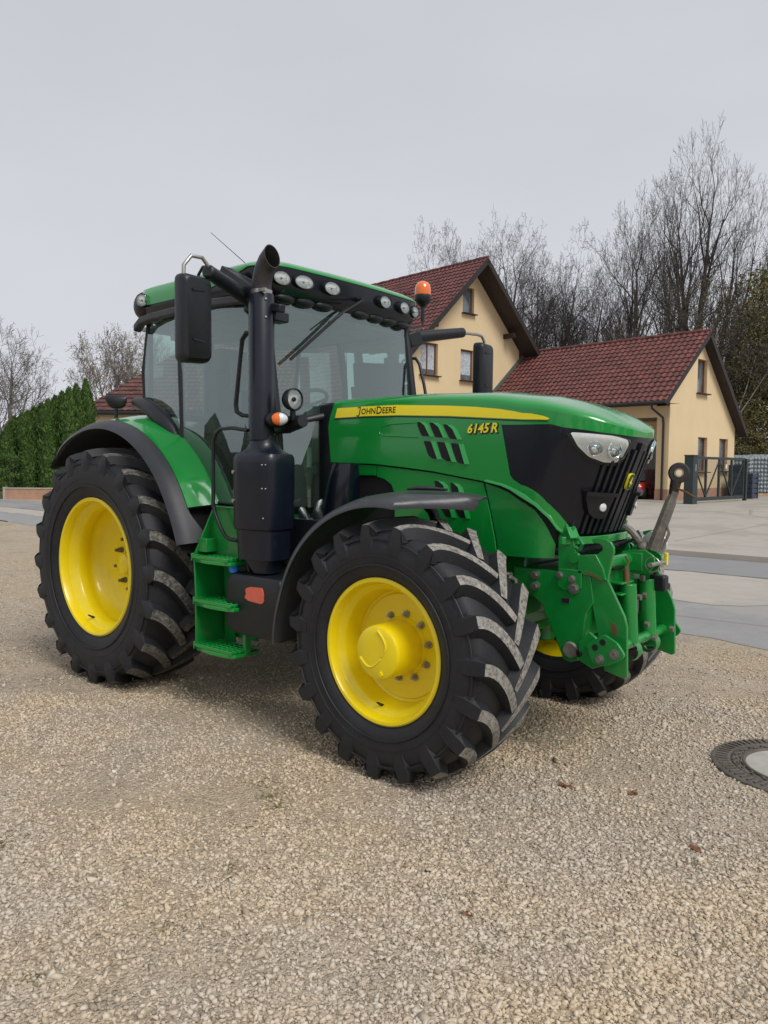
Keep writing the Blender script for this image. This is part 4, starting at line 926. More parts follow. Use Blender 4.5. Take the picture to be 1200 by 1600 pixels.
for z in (1.60, 1.42): mb = MB(); mb.cyl((ex_ - .115, ey_ - .118, z), (ex_ - .118, ey_ - .136, z), .013, 10); mb.build('cover_screw', M['steel'], mf, 60)
# turn signal and round lamp beside the exhaust
mb = MB(); mb.tube([(1.50, -.75, 1.90), (1.70, -.84, 1.90), (1.86, -.86, 1.92)], [.05, .055, .04], 12); mb.build('lamp_stalk', M['black'], T, 50)
mb = MB(); mb.sphere((1.745, -.965, 1.925), .070, 20, 12, (.9, 1.15, .75)); ti = mb.build('turn_signal', M['black'], T, 50)
nS = Vector((.80, -.60, 0)); sS = Vector((-nS.y, nS.x, 0))
def half(lo, hi, mat, nm):
    mb = MB(); rings = []
    for t, k in ((.0, 1), (.016, .93), (.026, .72), (.032, .4), (.034, .02)):
        rings.append([Vector((1.795, -.995, 1.927)) - nS * .012 + sS * (.053 * k * math.cos(R(a))) + Vector((0, 0,   .040 * k * math.sin(R(a)))) + nS * t for a in range(lo, hi + 1, 12)])
    mb.loft(rings, False, False); mb.build(nm, mat, ti, 60)
half(90, 270, M['orange'], 'orange_lens'); half(-90, 90, M['white_lens'], 'clear_lens')
for (s) in (-1,):
    mb = MB(); c = Vector((1.82, -.90, 2.05)); n_ = Vector((.98, .02, -.02)).normalized()
    mb.lathe([(.001, -.070), (.045, -.062), (.062, -.040), (.070, -.005), (.070, .012), (.063, .016), (.059, .008)], c, n_, 32); mb.bar(c + Vector((-.02, .01, -.06)), c + Vector((-.02, .01, -.13)), .03, .02); wl = mb.build('headlamp', M['black'], T, 40)
    mb = MB(); mb.lathe([(.059, .006), (.045, -.010), (.03, -.018), (.001, -.02)], c, n_, 32); mb.build('reflector', M['lampface'], wl, 50)
    mb = MB(); mb.lathe([(.060, .008), (.045, .014), (.02, .018), (.001, .018)], c, n_, 32); mb.build('lens', M['lens_glass'], wl, 50)
    mb = MB(); mb.sphere(c - n_ * .0, .015, 10, 8); mb.build('bulb', M['dark'], wl, 50)
# air duct behind the bonnet
mb = MB(); mb.loft([[(x, y, z) for x, y, z in sup(1.93 + .05 * t, -.60, .11 - .035 * t ** 2, .10 - .03 * t ** 3, 1.30 + .36 * t, 28, .7)] for t in (0, .3, .6, .8, .92, .98, 1.0)]); mb.build('air_duct', M['gloss_black'], T, 60)
mb = MB(); mb.tube([(1.72, -.55, 1.38), (1.80, -.66, 1.33), (1.92, -.70, 1.22), (2.0, -.66, 1.10)], .045, 10); mb.tube([(1.6, -.62, 1.34), (1.72, -.7, 1.30), (1.86, -.72, 1.18)], .03, 10); mb.box((1.75, -.62, 1.15), (.45, .3, .3)); mb.build('hose', M['black'], T, 50)
# handrail
mb = MB(); mb.tube(resample([(1.56, -1.05, 1.86), (1.42, -1.06, 1.878)], 1) + [(1.30, -1.06, 1.875), (1.25, -1.06, 1.845), (1.225, -1.06, 1.79), (1.222, -1.06, 1.60), (1.222, -1.06, 1.38), (1.235, -1.06, 1.33), (1.30, -1.06, 1.23), (1.345, -1.06, 1.185), (1.39, -1.06, 1.165), (1.46, -1.05, 1.16)] if False else [(1.56, -1.05, 1.86), (1.42, -1.06, 1.878), (1.30, -1.06, 1.875), (1.25, -1.06, 1.845), (1.225, -1.06, 1.79), (1.222, -1.06, 1.60), (1.222, -1.06, 1.38), (1.235, -1.06, 1.33), (1.30, -1.06, 1.23), (1.345, -1.06, 1.185), (1.39, -1.06, 1.165), (1.46, -1.05, 1.16)], .0125, 10)
mb.build('handrail', M['black'], T, 60)
# steps
st = MB()
st.prism([(1.075, 1.04), (1.155, 1.36), (1.50, 1.36), (1.50, 1.04)], lambda a, b: (a, -1.00, b), lambda a, b: (a, -.985, b))
st.bar((1.15, -1.0, 1.365), (1.52, -1.0, 1.365), .05, .012)
st.prism([(1.072, 1.04), (1.155, 1.36), (1.168, 1.36), (1.088, 1.04)], lambda a, b: (a, -1.115 + .10 * max(0, (b - 1.04) / .32), b), lambda a, b: (a, -.985, b))
st.prism([(1.080, 1.03), (1.095, .80), (1.098, .44), (1.112, .44), (1.109, .80), (1.094, 1.03)], lambda a, b: (a, -1.12, b), lambda a, b: (a, -.87, b))
st.prism([(1.11, 1.03), (1.13, .80), (1.13, .44), (1.24, .44), (1.24, .80), (1.22, 1.03)], lambda a, b: (a, -.90, b), lambda a, b: (a, -.885, b))
st.box((1.28, -.86, .64), (.30, .02, .34)); st.box((1.35, -.87, .36 + .27), (.26, .02, .05)); st.box((1.49, -1.00, .52), (.03, .05, .20)); st.box((1.14, -1.04, 1.11), (.09, .10, .09))
lo_ = st.build('step_ladder', M['green_cast'], T, 30, .004)
for (z, x0, x1) in ((1.035, 1.072, 1.46), (.745, 1.090, 1.49), (.445, 1.092, 1.50)):
    mb = MB(); fp = [(x0, -.90), (x0, -1.105), (x0 + .04, -1.13), ((x0 + x1) / 2, -1.145), (x1 - .04, -1.13), (x1, -1.105), (x1, -.90)]
    mb.prism(fp, lambda a, b: (a, b, z - .035), lambda a, b: (a, b, z - .012))
    for i in range(6):
        yb = -1.125 + .036 * i
        mb.bar((x0 + .01, yb, z), (x1 - .01, yb, z), .012, .024)
    for i in range(8): xb = x0 + .02 + (x1 - x0 - .04) * i / 7; mb.bar((xb, -1.12, z + .002), (xb, -.93, z + .002), .010, .02)
    mb.bar((x0, -1.128, z - .005), (x0 + .0, -.90, z - .005), .012, .05); mb.build('step', M['green'], lo_, 30, .003)
mb = MB(); mb.box((1.33, -.88, .90), (.24, .06, .17)); mb.build('step_block', M['black'], lo_, 0, .01)
# tank box in front of the steps
mb = MB()
def tring(y, k): return [(a, y, b) for a, b in rounded([(1.335 + k, .60 + k), (1.42 + k, .555 + k), (1.88, .555 + k), (1.88, .955 - k), (1.40 + k, .955 - k), (1.345 + k, .90 - k)], .05, 4)]
mb.loft([tring(-.72, 0), tring(-1.03, 0), tring(-1.055, .008), tring(-1.065, .03)]); tb = mb.build('tank_box', M['black'], T, 40)
mb = MB(); mb.prism(rounded([(1.56, .865), (1.61, .882), (1.72, .886), (1.735, .85), (1.735, .795), (1.71, .786), (1.59, .792), (1.55, .81), (1.57, .83)], .012, 3), lambda a, b: (a, -1.06, b), lambda a, b: (a, -1.072, b)); mb.build('red_panel', M['red'], tb, 40)
mb = MB(); mb.lathe([(.001, .0), (.032, 0), (.034, .02), (.030, .045), (.016, .05), (.001, .052)], (1.40, -1.03, .955), (0, -.25, 1), 8); mb.box((1.40, -1.035, 1.018), (.055, .012, .024)); mb.build('blue_cap', M['blue'], tb, 30, .003)
mb = MB(); mb.cyl((1.40, -1.02, .92), (1.40, -1.02, .96), .026, 16); mb.tube([(1.33, -.92, 1.00), (1.38, -.96, 1.05), (1.45, -.97, 1.02), (1.47, -.96, .95)], .018, 10); mb.build('filler_neck', M['black'], tb, 40)

# ---- front linkage
lk = MB()
BR = [(3.077, 1.081), (3.355, 1.079), (3.350, 1.265), (3.379, 1.337), (3.400, 1.342), (3.405, 1.322), (3.425, 1.322), (3.440, 1.334), (3.436, 1.288), (3.445, 1.237), (3.466, 1.170), (3.479, 1.102), (3.542, 1.091), (3.565, .932), (3.523, .865), (3.509, .699), (3.482, .607), (3.440, .592), (3.398, .600), (3.345, .716), (3.262, .883), (3.200, .930), (3.079, 1.008)]
for s in (-1, 1):
    lk.prism(BR, lambda a, b: (a, s * .335, b), lambda a, b: (a, s * .360, b))
    lk.prism([(3.36, 1.10), (3.50, 1.10), (3.50, 1.00), (3.40, .98), (3.36, 1.0)], lambda a, b: (a, s * .360, b), lambda a, b: (a, s * .372, b))
lk.cyl((3.44, -.34, .66), (3.44, .34, .66), .05, 20)
lk.box((3.30, 0, 1.0), (.35, .66, .16)); lk.box((3.40, 0, .85), (.18, .62, .25))
root = lk.build('front_linkage', M['green_cast'], T, 30, .004)
mb = MB(); pts = []
for k in range(21):
    t = -1 + 2 * k / 20; sv = SE - abs(t) * (SE - 3.40); p = hood_pt(sv, 1.262 - .0, .028, -1 if t > 0 else 1); pts.append(p)
mb.loft([[p + Vector((0, 0, -.03)), p + Vector((.018, 0, -.03)), p + Vector((.018, 0, .012)), p + Vector((0, 0, .012))] for p in pts]); mb.bar((3.42, -.35, 1.285), (3.44, -.36, 1.30), .06, .07)
mb.build('bumper_bar', M['green'], root, 40, .003)
for s in (-1, 1):
    mb = MB(); mb.tube([(3.43, s * .35, 1.14 + .12), (3.47, s * .35, 1.27), (3.49, s * .35, 1.24), (3.475, s * .35, 1.21), (3.45, s * .35, 1.22)], .012, 8)
    mb.lathe([(.030, -.014), (.030, .014), (.001, .014)], (3.452, s * .36, 1.165), (0, s, 0), 20); mb.build('hook', M['green_cast'], root, 40)
ARM = [(3.542, 1.270), (3.585, 1.282), (3.618, 1.276), (3.648, 1.262), (3.665, 1.235), (3.667, 1.205), (3.659, 1.184), (3.638, 1.057), (3.734, .880), (3.749, .825), (3.753, .692), (3.757, .564), (3.737, .554), (3.631, .578), (3.598, .724), (3.556, .911), (3.537, 1.071), (3.481, 1.089), (3.475, 1.13), (3.479, 1.176), (3.534, 1.181), (3.575, 1.19), (3.602, 1.213), (3.604, 1.232), (3.590, 1.246), (3.550, 1.250)]
HEX = rounded([(3.552, .717), (3.654, .784), (3.724, .751), (3.767, .692), (3.751, .663), (3.673, .619), (3.595, .622)], .012, 2)
for s in (-1, 1):
    mb = MB(); mb.prism(ARM, lambda a, b: (a, s * .330, b), lambda a, b: (a, s * .352, b)); am = mb.build('lift_arm', M['green_cast'], root, 30, .004)
    mb = MB(); mb.prism([(3.475, 1.085), (3.479, 1.18), (3.575, 1.192), (3.62, 1.12), (3.635, 1.06), (3.537, 1.075)], lambda a, b: (a, s * .352, b), lambda a, b: (a, s * .372, b)); mb.build('hook_plate', M['green_cast'], am, 30, .003)
    mb = MB(); mb.prism(HEX, lambda a, b: (a, s * .395, b), lambda a, b: (a, s * .415, b)); mb.cyl((3.68, s * .35, .69), (3.68, s * .40, .69), .05, 16); mb.build('link_plate', M['green_cast'], am, 30, .004)
    mb = MB(); mb.prism([(3.50, .72), (3.56, .78), (3.62, .74), (3.66, .62), (3.58, .585), (3.50, .62)], lambda a, b: (a, s * .370, b), lambda a, b: (a, s * .390, b)); mb.build('link_plate', M['green_cast'], am, 30, .004)
    mb = MB()
    for (x, z) in ((3.607, .709), (3.648, .742)): mb.cyl((x, s * .4155, z), (x, s * .4165, z), .017, 20)
    mb.cyl((3.52, s * .3605, .655), (3.50, s * .391, .655), .02, 16); mb.build('plate_hole', M['dark'], am, 30)
    for (x, z, r) in ((3.633, .652, .020), (3.712, .689, .022)):
        mb = MB(); mb.cyl((x, s * .415, z), (x, s * .420, z), r * 1.2, 20); mb.cyl((x, s * .42, z), (x, s * .434, z), r * .8, 6); mb.build('bolt', M['dull_steel'], am, 30)
    mb = MB(); mb.prism([(3.66, .84), (3.685, .835), (3.70, .80), (3.69, .76), (3.665, .79)], lambda a, b: (a, s * .352, b), lambda a, b: (a, s * .353, b)); mb.prism([(3.52, 1.09), (3.60, 1.062), (3.635, 1.05), (3.60, 1.072), (3.53, 1.102)], lambda a, b: (a, s * .372, b), lambda a, b: (a, s * .3732, b)); mb.build('rust_patch', M['rope'], am, 0)
    for (x, z, r) in ((3.217, 1.050, .021), (3.219, .985, .021), (3.371, 1.063, .018), (3.445, 1.048, .018), (3.455, .998, .026)):
        mb = MB(); mb.cyl((x, s * .36, z), (x, s * .376, z), r * 1.2, 20); mb.cyl((x, s * .37, z), (x, s * .388, z), r * .85, 6); mb.build('bolt', M['steel'], root, 30)
    mb = MB(); mb.box((3.405, s * .3615, .925), (.050, .003, .030)); mb.build('rating_plate', M['steel'], root, 0)
    mb = MB(); mb.box((3.405, s * .3635, .925), (.044, .002, .024)); mb.build('rating_plate_print', M['dark'], root, 0)
    mb = MB(); mb.lathe([(.001, 0), (.038, .002), (.045, -.01)], (3.44, s * .372, .66), (0, s, 0), 24); mb.build('pivot_cap', M['dull_steel'], root, 40)
mb = MB()      # centre of the linkage
mb.cyl((3.60, -.33, 1.14), (3.60, .33, 1.14), .035, 20); mb.cyl((3.68, -.33, .70), (3.68, .33, .70), .03, 16)
mb.box((3.57, .02, .95), (.10, .20, .34)); mb.box((3.63, .05, 1.13), (.12, .16, .10)); mb.prism([(3.56, 1.08), (3.60, 1.19), (3.70, 1.20), (3.75, 1.17), (3.76, 1.12), (3.72, 1.07), (3.66, 1.06)], lambda a, b: (a, -.02, b), lambda a, b: (a, -.005, b)); mb.prism([(3.56, 1.08), (3.60, 1.19), (3.70, 1.20), (3.75, 1.17), (3.76, 1.12), (3.72, 1.07), (3.66, 1.06)], lambda a, b: (a, .085, b), lambda a, b: (a, .10, b))
mb.cyl((3.68, .12, .70), (3.66, .12, 1.02), .045, 20); mb.cyl((3.68, -.14, .70), (3.66, -.14, 1.02), .045, 20); mb.box((3.62, -.16, 1.03), (.10, .16, .012)); mb.box((3.62, -.16, .97), (.10, .16, .012)); mb.box((3.57, -.10, .98), (.02, .28, .22))
for y in (.12, -.14): mb.lathe([(.055, -.03), (.06, 0), (.055, .03)], (3.685, y, .66), (0, 1, 0), 20)
mb.prism([(3.50, .60), (3.56, .80), (3.66, .80), (3.70, .62)], lambda a, b: (a, .20, b), lambda a, b: (a, .22, b)); mb.prism([(3.50, .60), (3.56, .80), (3.66, .80), (3.70, .62)], lambda a, b: (a, -.24, b), lambda a, b: (a, -.22, b))
mb.build('lift_centre', M['green_cast'], root, 35, .004)
mb = MB(); mb.cyl((3.67, -.16, .82), (3.655, -.16, 1.10), .016, 12); mb.cyl((3.67, -.16, .83), (3.67, -.16, .835), .03, 16); mb.tube([(3.655, -.16, 1.10), (3.66, -.14, 1.14), (3.65, -.16, 1.17)], .006, 6); mb.build('lock_pin', M['rope'], root, 40)
mb = MB(); mb.tube([(3.75, -.03 + .045 * math.cos(2 * PI * k / 20) * .3, 1.125 + .045 * math.sin(2 * PI * k / 20)) for k in range(0)] or [(3.755 + .040 * math.cos(2 * PI * k / 20), -.045, 1.125 + .040 * math.sin(2 * PI * k / 20)) for k in range(21)], .0035, 6, False); mb.cyl((3.755, -.08, 1.125), (3.755, .14, 1.125), .013, 12); mb.build('linch_pin', M['steel'], root, 40)
mb = MB(); mb.box((3.76, .14, 1.14), (.02, .02, .07)); mb.build('tag_clip', M['sticker_yellow'], root, 0, .004)
mb = MB(); mb.box((3.72, .15, 1.00), (.09, .07, .09)); mb.build('socket', M['black'], root, 30, .012); mb = MB(); mb.box((3.60, -.20, 1.13), (.06, .10, .06)); mb.cyl((3.60, -.27, 1.12), (3.60, -.25, 1.12), .02, 10); mb.build('socket', M['black'], root, 30, .012)
mb = MB()
mb.tube([(3.42, -.34, 1.10), (3.46, -.28, 1.14), (3.52, -.22, 1.10), (3.55, -.18, 1.02)], .012, 8); mb.tube([(3.56, -.28, .62), (3.57, -.24, .80), (3.55, -.2, .95)], .012, 8); mb.tube([(3.50, .1, 1.2), (3.58, .12, 1.24), (3.66, .12, 1.18), (3.70, .15, 1.05)], .010, 8)
mb.tube([(3.60, -.1, .85), (3.64, -.08, .78), (3.63, -.02, .72)], .012, 8); mb.build('hydraulic_hose', M['black'], root, 50)
mb = MB()
for (x, y, z) in ((3.70, .02, .78), (3.73, .06, .70), (3.745, .28, .72), (3.66, .0, .93), (3.66, .08, .93), (3.655, .05, 1.03)): mb.cyl((x, y, z), (x + .02, y, z), .018, 6)
mb.box((3.635, .02, .88), (.006, .10, .10)); mb.build('bolt', M['dull_steel'], root, 30)
mb = MB(); mb.tube([(3.68, -.16 + .28, 1.06), (3.70, .10, 1.10)], .02, 8)
mb.tube([(3.02, -.44, 1.04), (3.10, -.46, 1.04), (3.15, -.46, 1.02), (3.15, -.45, .95)], .014, 8); mb.cyl((3.05, -.46, 1.04), (3.12, -.46, 1.04), .022, 10); mb.cyl((3.05, -.46, .985), (3.10, -.46, .985), .018, 10); mb.build('pipe_fitting', M['steel'], root, 40)
# top link
mb = MB(); a = Vector((3.725, .03, 1.20)); b = Vector((3.845, .03, 1.555)); d = (b - a).normalized()
mb.tube([a, a + d * .10, a + d * .12, a + d * .28, a + d * .30, b - d * .03], [.036, .036, .034, .032, .026, .026], 8)
mb.tube([a + Vector((.05, 0, -.0)), a + d * .10 + Vector((.055, 0, 0)), a + d * .14 + Vector((.03, 0, 0))], .008, 8); mb.sphere(a + Vector((-.055, 0, .01)), .035, 14, 10); mb.tube([a + Vector((-.06, 0, .02)), a + Vector((-.12, -.02, .10)), a + Vector((-.16, -.02, .12))], .02, 8); tl = mb.build('top_link', M['dull_steel'], root, 30)
mb = MB(); c = Vector((3.855, .03, 1.625)); mb.lathe([(.026, -.022), (.026, .022), (.048, .022), (.056, .012), (.056, -.012), (.048, -.022)], c, (.35, -1, 0), 28, True); mb.tube([c - d * .045, b - d * .06], [.030, .024], 10); mb.build('link_eye', M['stack_steel'], tl, 40)
mb = MB(); mb.lathe([(.016, -.026), (.016, .026), (.024, .026), (.026, .018), (.026, -.018), (.024, -.026)], c, (.35, -1, 0), 24, True); mb.build('ball_joint', M['steel'], tl, 40)
mb = MB(); q = b - d * .02; mb.tube([q + Vector((-.03, 0, .02)), q + Vector((.03, -.02, 0)), q + Vector((.07, -.05, -.01)), q + Vector((.13, -.07, -.04))], .006, 6); mb.build('lock_handle', M['rope'], tl, 40)
mb = MB(); mb.lathe([(.02, -.008), (.07, -.008), (.07, .008), (.02, .008)], (3.70, .12, 1.225), (0, 1, .2), 24, True); mb.build('pin_plate', M['white'], root, 40)

# ------------------------------------------------------------------ BUILDINGS
GANG = YAW - PI / 2 + math.atan2(.683, .73)
def tiles_mat(name, c0, c1, c2):
    m, nt, b = new_mat(name); v = coords(nt)
    f = noise(nt, v, 2.2, 5, .6); f2 = noise(nt, v, 11, 5, .75); f3 = noise(nt, v, 5, 2, .5)
    c = ramp(nt, f, [(.3, c0), (.55, c1), (.75, c2)])
    vo = N(nt, 'ShaderNodeTexVoronoi', Scale=3.1); nt.links.new(v, vo.inputs['Vector']); sp = nt.nodes.new('ShaderNodeSeparateColor'); nt.links.new(vo.outputs['Color'], sp.inputs[0])
    c = mixc(nt, .7, c, ramp(nt, sp.outputs[0], [(0, (.65, .65, .7)), (1, (1.3, 1.25, 1.2))]), 'MULTIPLY')
    c = mixc(nt, ramp(nt, f2, [(.60, (0, 0, 0)), (.66, (.8, .8, .8))]), c, (.36, .31, .27))
    nt.links.new(c, b.inputs['Base Color']); b.inputs['Roughness'].default_value = .62; bump(nt, b, f2, .3, .01); return m
M['tiles'] = tiles_mat('red_roof_tiles', (.095, .028, .025), (.135, .038, .032), (.18, .055, .044))
M['tiles3'] = tiles_mat('weathered_roof_tiles', (.075, .030, .026), (.105, .040, .034), (.20, .075, .045))
M['tiles2'] = tiles_mat('dark_roof_tiles', (.085, .026, .026), (.125, .034, .032), (.17, .052, .046))
def render_mat():
    m, nt, b = new_mat('yellow_render'); v = coords(nt); f = noise(nt, v, .8, 6, .6); f2 = noise(nt, v, 30, 3)
    c = ramp(nt, f, [(.3, (.66, .51, .30)), (.7, (.72, .56, .345))]); nt.links.new(c, b.inputs['Base Color']); b.inputs['Roughness'].default_value = .9; bump(nt, b, f2, .15, .01); return m
M['wall'] = render_mat()
M['plinth'] = simple('salmon_plinth', (.42, .24, .16), .9, 0, .15, 3, dirt=.4)
M['brownwood'] = simple('brown_window_wood', (.19, .07, .018), .5, 0, .2, 8)
M['darkwood'] = simple('dark_stained_wood', (.020, .012, .012), .6, 0, .3, 6)
M['curtain'] = simple('net_curtain', (.42, .46, .50), .9, 0, .35, 9)
M['gutter'] = simple('dark_metal_gutter', (.035, .035, .035), .4, .3, .2, 4)
M['lead'] = simple('lead_flashing', (.09, .10, .09), .6)
def tile_roof(mb, P, a, La, dn, Ld, n, pw=.30, ph=.36):
    P, a, dn, n = Vector(P), Vector(a).normalized(), Vector(dn).normalized(), Vector(n).normalized()
    nc = int(La / pw); nr = int(Ld / ph); q = 5; rows = []
    prof = [0, .045, .05, .02, -.005]
    for r in range(nr):
        for (t, h) in ((0, 0.0), (1, .045)):
            row = []
            for c in range(nc * q + 1):
                j = c % q; x = La * c / (nc * q)
                row.append(P + a * x + dn * (Ld * (r + t) / nr) + n * (h + prof[j]))
            rows.append(row)
    mb.loft(rows, False, False)
    bt = [P - n * .05, P + a * La - n * .05, P + a * La + dn * Ld - n * .05, P + dn * Ld - n * .05]
    mb.add(bt, [(0, 1, 2, 3)])
def wall_open(mb, x0, x1, top, ops, y=0, th=.24, bottom=0):
    """gable wall in the local x-z plane; ops = [(x0, x1, z0, z1)]"""
    xs = sorted(set([x0, x1] + [v for o in ops for v in o[:2]] + [p[0] for p in top if x0 < p[0] < x1]))
    for a, b in zip(xs, xs[1:]):
        mid = (a + b) / 2; oo = sorted([o for o in ops if o[0] < mid < o[1]], key=lambda o: o[2]); lo = bottom
        for o in oo: mb.add([(a, y, lo), (b, y, lo), (b, y, o[2]), (a, y, o[2])], [(0, 1, 2, 3)]); lo = o[3]
        mb.add([(a, y, lo), (b, y, lo), (b, y, lerp(b, top)), (a, y, lerp(a, top))], [(0, 1, 2, 3)])
    for (a, b, c, d) in ops:
        mb.add([(a, y, c), (a, y + th, c), (a, y + th, d), (a, y, d)], [(0, 1, 2, 3)]); mb.add([(b, y, c), (b, y + th, c), (b, y + th, d), (b, y, d)], [(0, 1, 2, 3)])
        mb.add([(a, y, d), (b, y, d), (b, y + th, d), (a, y + th, d)], [(0, 1, 2, 3)]); mb.add([(a, y, c), (b, y, c), (b, y + th, c), (a, y + th, c)], [(0, 1, 2, 3)])
def window(par, x0, x1, z0, z1, y=.17, split=True, curtain=True):
    mb = MB(); f = .07
    mb.box(((x0 + x1) / 2, y, z1 - f / 2), (x1 - x0, .07, f)); mb.box(((x0 + x1) / 2, y, z0 + f / 2), (x1 - x0, .07, f))
    mb.box((x0 + f / 2, y, (z0 + z1) / 2), (f, .074, z1 - z0)); mb.box((x1 - f / 2, y, (z0 + z1) / 2), (f, .074, z1 - z0))
    if split: mb.box(((x0 + x1) / 2, y, (z0 + z1) / 2), (f * .9, .066, z1 - z0 - .01))
    wn = mb.build('window', M['brownwood'], par, 0, .006)
    mb = MB(); mb.box(((x0 + x1) / 2, y + .03, (z0 + z1) / 2), (x1 - x0 - .02, .01, z1 - z0 - .02)); mb.build('pane', M['window'], wn, 0)
    mb = MB(); mb.box(((x0 + x1) / 2, y - .24, z0 - .03), (x1 - x0 + .18, .30, .05)); mb.build('sill', M['darkwood'], wn, 0, .005)
    if curtain:
        mb = MB(); rows = []
        for k in range(13):
            x = x0 + .09 + (x1 - x0 - .18) * k / 12; rows.append([(x, y + .018 + .006 * (k % 2), z1 - .08 - (z1 - z0) * (.75 if curtain == 1 else .4)), (x, y + .018 + .006 * (k % 2), z1 - .08)])
        mb.loft(rows, False, False); mb.build('curtain', M['curtain'], wn, 0)
def box_walls(mb, pts, z0, z1):
    mb.add([(x, y, z0) for x, y in pts] + [(x, y, z1) for x, y in pts], [(i, (i + 1) % len(pts), (i + 1) % len(pts) + len(pts), i + len(pts)) for i in range(len(pts) - 1)])

# garage
ga = empty('garage', G(13.3, 36.0, 0), GANG); tag(ga, 'low yellow garage with a red tiled roof and an open bay, behind the grey gate', 'garage')
AX, AZ = 2.95, 8.30; LX, LZ = -1.31, 4.67; RX, RZ = 7.75, 3.55; WR = 7.32
sl_l = (AZ - LZ) / (AX - LX); sl_r = (AZ - RZ) / (RX - AX)
top = [(-5, AZ - sl_l * (AX + 5) - .12), (AX, AZ - .12), (12, AZ - sl_r * (12 - AX) - .12)]
ops = [(2.73, 3.78, 5.34, 7.0), (3.03, 4.05, 1.47, 3.18), (5.45, 6.50, 1.52, 3.18)]
mb = MB(); wall_open(mb, 0, WR, top, ops); L_ = 10.4
mb.add([(WR, 0, 0), (WR, L_, 0), (WR, L_, lerp(WR, top)), (WR, 0, lerp(WR, top))], [(0, 1, 2, 3)])
mb.add([(0, 0, 0), (0, .62, 0), (0, .62, 4.55), (0, 0, 4.55)], [(0, 1, 2, 3)])           # pier beside the bay
mb.add([(0, .62, 4.02), (0, L_, 4.02), (0, L_, 4.60), (0, .62, 4.60)], [(0, 1, 2, 3)])
mb.add([(0, .62, 0), (1.3, .62, 0), (1.3, .62, 4.4), (0, .62, 4.4)], [(0, 1, 2, 3)])
mb.add([(2.6, .62, 2.75), (2.6, L_, 2.75), (2.6, L_, 5.5), (2.6, .62, 5.5)], [(0, 1, 2, 3)])
mb.build('wall', M['wall'], ga, 0)
mb = MB(); mb.add([(2.58, .3, 0), (2.58, L_, 0), (2.58, L_, 2.75), (2.58, .3, 2.75)], [(0, 1, 2, 3)]); mb.add([(.02, .64, 4.0), (2.6, .64, 4.0), (2.6, L_, 4.0), (.02, L_, 4.0)], [(0, 1, 2, 3)])
mb.build('garage_door', simple('grey_door', (.16, .16, .165), .6), ga, 0)
mb = MB(); mb.box((WR / 2, -.012, .32), (WR + .03, .03, .64)); mb.box((-.012, .30, .32), (.03, .66, .64)); mb.build('plinth', M['plinth'], ga, 0)
for o in ops: window(ga, *o, split=False, curtain=0)
mb = MB()
nl = Vector((-sl_l, 0, 1)).normalized(); dl = Vector((-1, 0, -sl_l)); nr_ = Vector((sl_r, 0, 1)).normalized(); dr_ = Vector((1, 0, -sl_r))
OV_ = .5
tile_roof(mb, (AX, -OV_, AZ), (0, 1, 0), L_ + OV_, dl, math.hypot(AX - LX, AZ - LZ), nl)
tile_roof(mb, (AX, -OV_, AZ), (0, 1, 0), L_ + OV_, dr_, math.hypot(RX - AX, AZ - RZ), nr_)
ro = mb.build('roof', M['tiles'], ga, 30)
mb = MB(); 
for k in range(26): mb.cyl((AX, -OV_ + .42 * k, AZ + .03 + .015 * (k % 2)), (AX, -OV_ + .42 * k + .43, AZ + .03 + .015 * (k % 2)), .10, 8)
mb.build('ridge_tiles', M['tiles'], ro, 40)
mb = MB()
for (x, z, d_, n_) in ((LX, LZ, 1, nl), (RX, RZ, 1, nr_)):
    mb.bar((AX, -OV_ + .02, AZ - .12), (x, -OV_ + .02, z - .12), .05, .24, up=(0, 0, 1))
    mb.add([(AX, -OV_ + .02, AZ - .22), (x, -OV_ + .02, z - .22), (x, .0, z - .22), (AX, .0, AZ - .22)], [(0, 1, 2, 3)])
mb.add([(LX, -OV_, LZ - .10), (LX, L_, LZ - .10), (0, L_, 4.62 ), (0, -OV_, 4.62)], [(0, 1, 2, 3)])
mb.build('bargeboard', M['darkwood'], ro, 0)
mb = MB(); mb.tube([(LX - .06, -OV_, LZ - .05), (LX - .06, L_, LZ - .05)], .08, 10); mb.build('gutter', M['gutter'], ro, 50)
mb = MB(); mb.tube([(LX - .02, .25, LZ - .08), (LX + .1, .25, LZ - .30), (-.16, .25, 4.0), (-.09, .25, 3.7), (-.09, .25, .1)], .055, 8); mb.build('downpipe', M['gutter'], ga, 50)

# house
ho = empty('house', G(13.3 - .683 * 10.4, 36 + .73 * 10.4, 0), GANG); tag(ho, 'tall yellow house with a steep dark red tiled gable behind the tractor', 'house')
AX, AZ = -2.18, 12.64; LX, LZ = -10.44, 4.75; RX, RZ = 2.73, 8.05
sl_l = (AZ - LZ) / (AX - LX); sl_r = (AZ - RZ) / (RX - AX); L_ = 15.
top = [(-20, AZ - sl_l * (AX + 20) - .15), (AX, AZ - .15), (12, AZ - sl_r * (12 - AX) - .15)]
ops = [(-6.06, -4.75, 6.30, 7.97), (-2.96, -1.86, 6.26, 7.92), (-2.85, -1.92, 9.86, 11.25)]
mb = MB(); wall_open(mb, -9.7, 2.15, top, ops)
mb.add([(2.15, 0, 0), (2.15, L_, 0), (2.15, L_, 8.3), (2.15, 0, 8.3)], [(0, 1, 2, 3)]); mb.add([(-9.7, 0, 0), (-9.7, L_, 0), (-9.7, L_, 5.2), (-9.7, 0, 5.2)], [(0, 1, 2, 3)])
mb.add([(-9.7, L_, 0), (2.15, L_, 0), (2.15, L_, 8.3), (AX, L_, AZ - .2), (-9.7, L_, 5.2)], [(0, 1, 2, 3, 4)])
mb.build('wall', M['wall'], ho, 0)
for o in ops: window(ho, *o, split=(o[2] < 9 and o[0] < -4), curtain=(1 if o[2] < 9 else 0))
